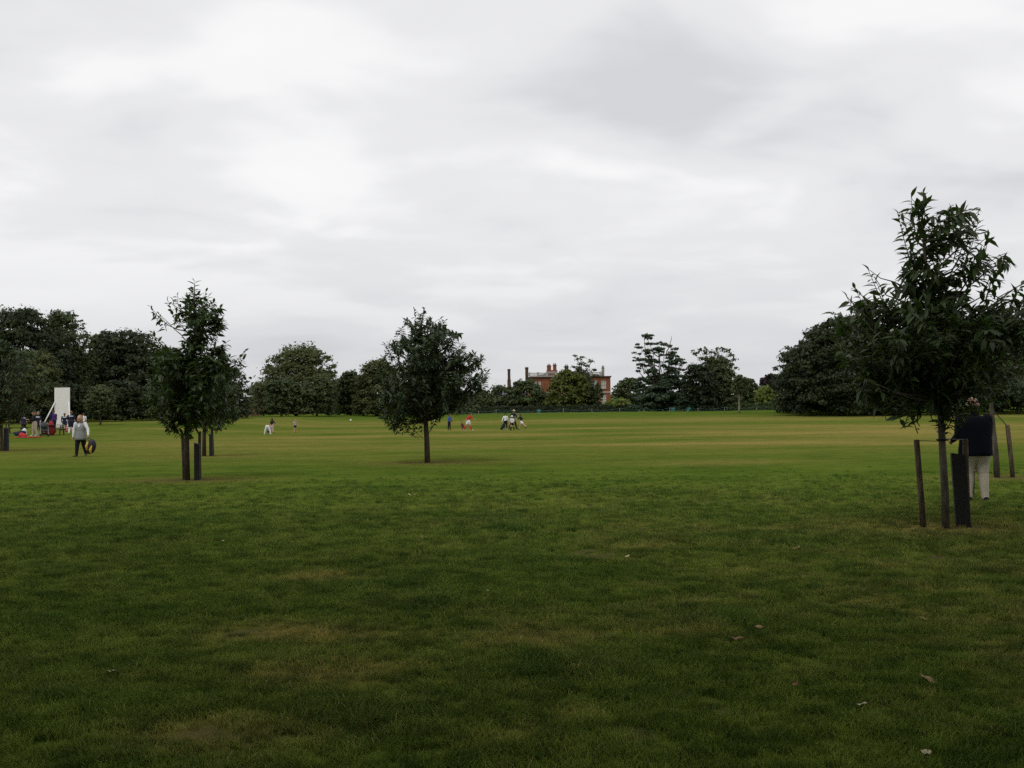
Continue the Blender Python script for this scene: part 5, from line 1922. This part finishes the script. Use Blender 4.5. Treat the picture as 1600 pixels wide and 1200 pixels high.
def picnic_table(label, px_, py_, rz):
    g = on_ground(px_, py_)
    root = empty('picnic_table', g, rz)
    tag(root, label, 'table', 'picnic tables by the sight screen')
    for i in range(5):
        q = MB()
        q.box((0, (i - 2) * .15, .74), (1.8, .14, .04))
        q.build('plank', WOOD, root)
    for e_ in (-1, 1):
        q = MB()
        q.box((0, e_ * .68, .44), (1.8, .26, .04))
        q.build('bench', WOOD, root)
        for sx in (-.6, .6):
            q = MB()
            q.tube([(sx, e_ * .22, .715), (sx, e_ * .55, 0)], .045, 6)
            q.build('leg', WOOD, root)
    for sx in (-.6, .6):
        q = MB()
        q.box((sx + .05, 0, .39), (.04, 1.5, .09))
        q.build('cross_beam', WOOD, root)


picnic_table('dark picnic table left of the player with striped shoulders', 24, 677, .1)
picnic_table('dark picnic table behind the pushchair, its bench end sticking out', 83, 680, .15)

g = on_ground(69.5, 682.5)
pc = empty('pushchair', g, .5)
tag(pc, 'dark grey pushchair parked on the grass beside the picnic party', 'pushchair')
PCM = plain('charcoal_cloth', (.05, .055, .055), .8)
for sx in (-.24, .24):
    for sy, r_w in ((-.36, .10), (.34, .13)):
        q = MB()
        q.torus((sx, sy, r_w), r_w - .02, .022, 'X', 18, 6)
        w_o = q.build('wheel', RUBBER, pc, True)
        q = MB()
        q.tube([(sx - .012, sy, r_w), (sx + .012, sy, r_w)], r_w * .55, 10)
        q.build('hub', plain('grey_metal', (.3, .3, .31), .4, .5), w_o)
    q = MB()
    q.tube([(sx, -.36, .12), (sx, .0, .42), (sx, .38, .80), (sx, .52, 1.0)], .016, 6).tube([(sx, .34, .14), (sx, .0, .45)], .016, 6)
    q.build('frame', plain('grey_metal', (.3, .3, .31), .4, .5), pc, True)
q = MB()
q.tube([(-.24, .52, 1.0), (.24, .52, 1.0)], .02, 8)
q.build('handle', RUBBER, pc, True)
q = MB()
q.box((0, -.02, .42), (.42, .40, .08), Matrix.Rotation(-.1, 3, 'X'), 1, .02).box((0, .24, .64), (.42, .08, .50), Matrix.Rotation(-.45, 3, 'X'), 1, .02)
q.build('seat', PCM, pc, True)
q = MB()
q.ellipsoid((0, .20, .78), (.26, .34, .26), 16, 10, Matrix.Rotation(.3, 3, 'X'), -.1)
q.build('hood', PCM, pc, True)
q = MB()
q.box((0, .05, .22), (.36, .36, .14), None, 1, .03)
q.build('basket', BLACK, pc)


def soft_lump(name, label, cat, px_, py_, size, mat, seed, z=0.0, d=None):
    rg = np.random.default_rng(seed)
    g = on_ground(px_, py_)
    q = MB()
    q.ellipsoid((0, 0, size[2] * .42), (size[0] / 2, size[1] / 2, size[2] * .58), 14, 9, None, -.72)
    ph = rg.uniform(0, 6, 6)
    q.v = [(x * (1 + .16 * math.sin(7 * z_ / size[2] + ph[0]) + .12 * math.sin(5 * x / size[0] + ph[1])), y * (1 + .14 * math.sin(6 * x / size[0] + ph[2])), z_ * (1 + .18 * math.sin(6 * x / size[0] + ph[3]) + .12 * math.sin(5 * y / size[1] + ph[4]))) for x, y, z_ in q.v]
    o = q.build(name, mat, None, True)
    o.location = g + Vector((0, 0, z))
    return tag(o, label, cat)


soft_lump('holdall', 'navy and white holdall on the grass left of the red bag', 'bag', 30, 681, (.9, .5, .34), NAVY, 1)
soft_lump('shoulder_bag', 'white bag lying on top of the holdalls', 'bag', 37.5, 679, (.5, .35, .42), WHITE, 2)
soft_lump('shoulder_bag', 'red bag lying on the rug at the picnic', 'bag', 35.5, 682.5, (.62, .4, .26), RED, 3)
soft_lump('coat', 'red coat heaped on the picnic table bench behind the pushchair', 'coat', 79, 680, (.8, .45, .95), plain('dark_red_cloth', (.28, .03, .035), .85), 4)
soft_lump('kit_bag', 'white and red kit bag at the feet of the running player', 'bag', 106, 675, (.5, .4, .36), plain('pale_red_cloth', (.45, .12, .12), .8), 6)
g = on_ground(43, 684)
q = MB()
rg = np.random.default_rng(8)
nx_, ny_ = 12, 8
V_ = [((i / (nx_ - 1) - .5) * 1.5, (j / (ny_ - 1) - .5) * 1.6, .045 + .02 * rg.random()) for j in range(ny_) for i in range(nx_)]
F_ = [(j * nx_ + i, j * nx_ + i + 1, (j + 1) * nx_ + i + 1, (j + 1) * nx_ + i) for j in range(ny_ - 1) for i in range(nx_ - 1)]
q.add(V_, F_)
rug = q.build('picnic_rug', plain('orange_red_rug', (.50, .09, .06), .95, .1, .2, 5), None, True)
rug.location = g
rug.modifiers.new('thickness', 'SOLIDIFY').thickness = 0.02
tag(rug, 'flat orange red rug spread on the grass under the woman in tan trousers', 'rug')

for lb_, x_, y_ in (('white ball lying far out between the children and the lawn tree', 548, 658), ('white ball on the pitch right of the lawn tree, nearer one of two', 680, 659), ('white ball on the pitch right of the lawn tree, farther one of two', 679, 655.5)):
    g = on_ground(x_, y_)
    q = MB()
    q.ellipsoid((0, 0, .13), (.13, .13, .13), 16, 12)
    o = q.build('ball', plain('white_leather', (.75, .75, .74), .5, .4, .1, 9), None, True)
    o.location = g
    tag(o, lb_, 'ball', 'white balls on the pitch')

# fallen leaves
FL = [plain('dry_leaf_tan', (.27, .18, .075), .8, .2, .3, 20), plain('dry_leaf_pale', (.38, .33, .21), .8, .2, .2, 20), plain('dry_leaf_brown', (.20, .10, .045), .8, .2, .3, 20)]
fl_t = []
for sd_ in range(4):
    tv, tq, tt = leaf_template(True, 400 + sd_)
    tv = tv.copy()
    tv[:, 1] -= .5
    tv[:, 0] *= 1.7
    tv[:, 2] = -tv[:, 2] * 1.1 + .12 * np.sin(tv[:, 1] * 9 + sd_) + .02
    fl_t.append((tv, tq, tt))
named = [(640, 776, .26, 1, 'pair sized pale dry leaf lying on the mid lawn left of centre'), (648, 777, .2, 1, 'smaller pale leaf touching the one on the mid lawn'), (980, 874, .16, 1, 'pale leaf on the lawn below the far house'), (1186, 986, .20, 0, 'tan leaf on the dark lawn right of centre, upper of a pair'), (1153, 1004, .17, 2, 'brown leaf on the dark lawn right of centre, lower of a pair'),
         (1453, 1068, .22, 0, 'long curled tan leaf in the right foreground'), (1449, 1185, .16, 1, 'pale leaf at the bottom border on the right'), (1243, 861, .22, 0, 'tan leaf on the lawn left of the nearest stakes'), (1184, 850, .16, 2, 'brown leaf farther off, left of the nearest stakes'), (1348, 1108, .12, 1, 'small pale leaf in the right foreground near the curled one'),
         (762, 930, .10, 1, 'small white leaf in the middle of the dark lawn'), (348, 850, .13, 1, 'pale leaf on the left lawn below the ragged tree'), (175, 1058, .10, 1, 'small pale leaf in the left foreground'), (1443, 971, .12, 0, 'small tan leaf below the big square post'), (1410, 806, .10, 1, 'small pale leaf beside the leaning round stake'), (1242, 1077, .11, 2, 'small brown leaf in the lower right lawn'), (900, 1050, .12, 0, 'small tan leaf at a bare patch in the foreground'), (1545, 770, .20, 1, 'pale twig like leaf behind the feet of the man')]
for i, (x_, y_, s_, m_, lb_) in enumerate(named):
    tv, tq, tt = fl_t[i % 4]
    g = on_ground(x_, y_)
    me = np_mesh('fallen_leaf', tv * s_ * .55 * np.array([1, 1, .6]), [tq, tt], FL[m_], smooth=True)
    o = link('fallen_leaf', me)
    o.location = (g.x, g.y, float(lawn_z(np.array(g.x), np.array(g.y))) + .035)
    o.rotation_euler = (.1 * math.sin(i * 3), .12 * math.cos(i * 5), i * 2.4 + 1.2)
    tag(o, lb_, 'leaf', 'fallen leaves on the lawn')

#print("triangles", sum(len(m_.loops) - 2 * len(m_.polygons) for m_ in bpy.data.meshes))
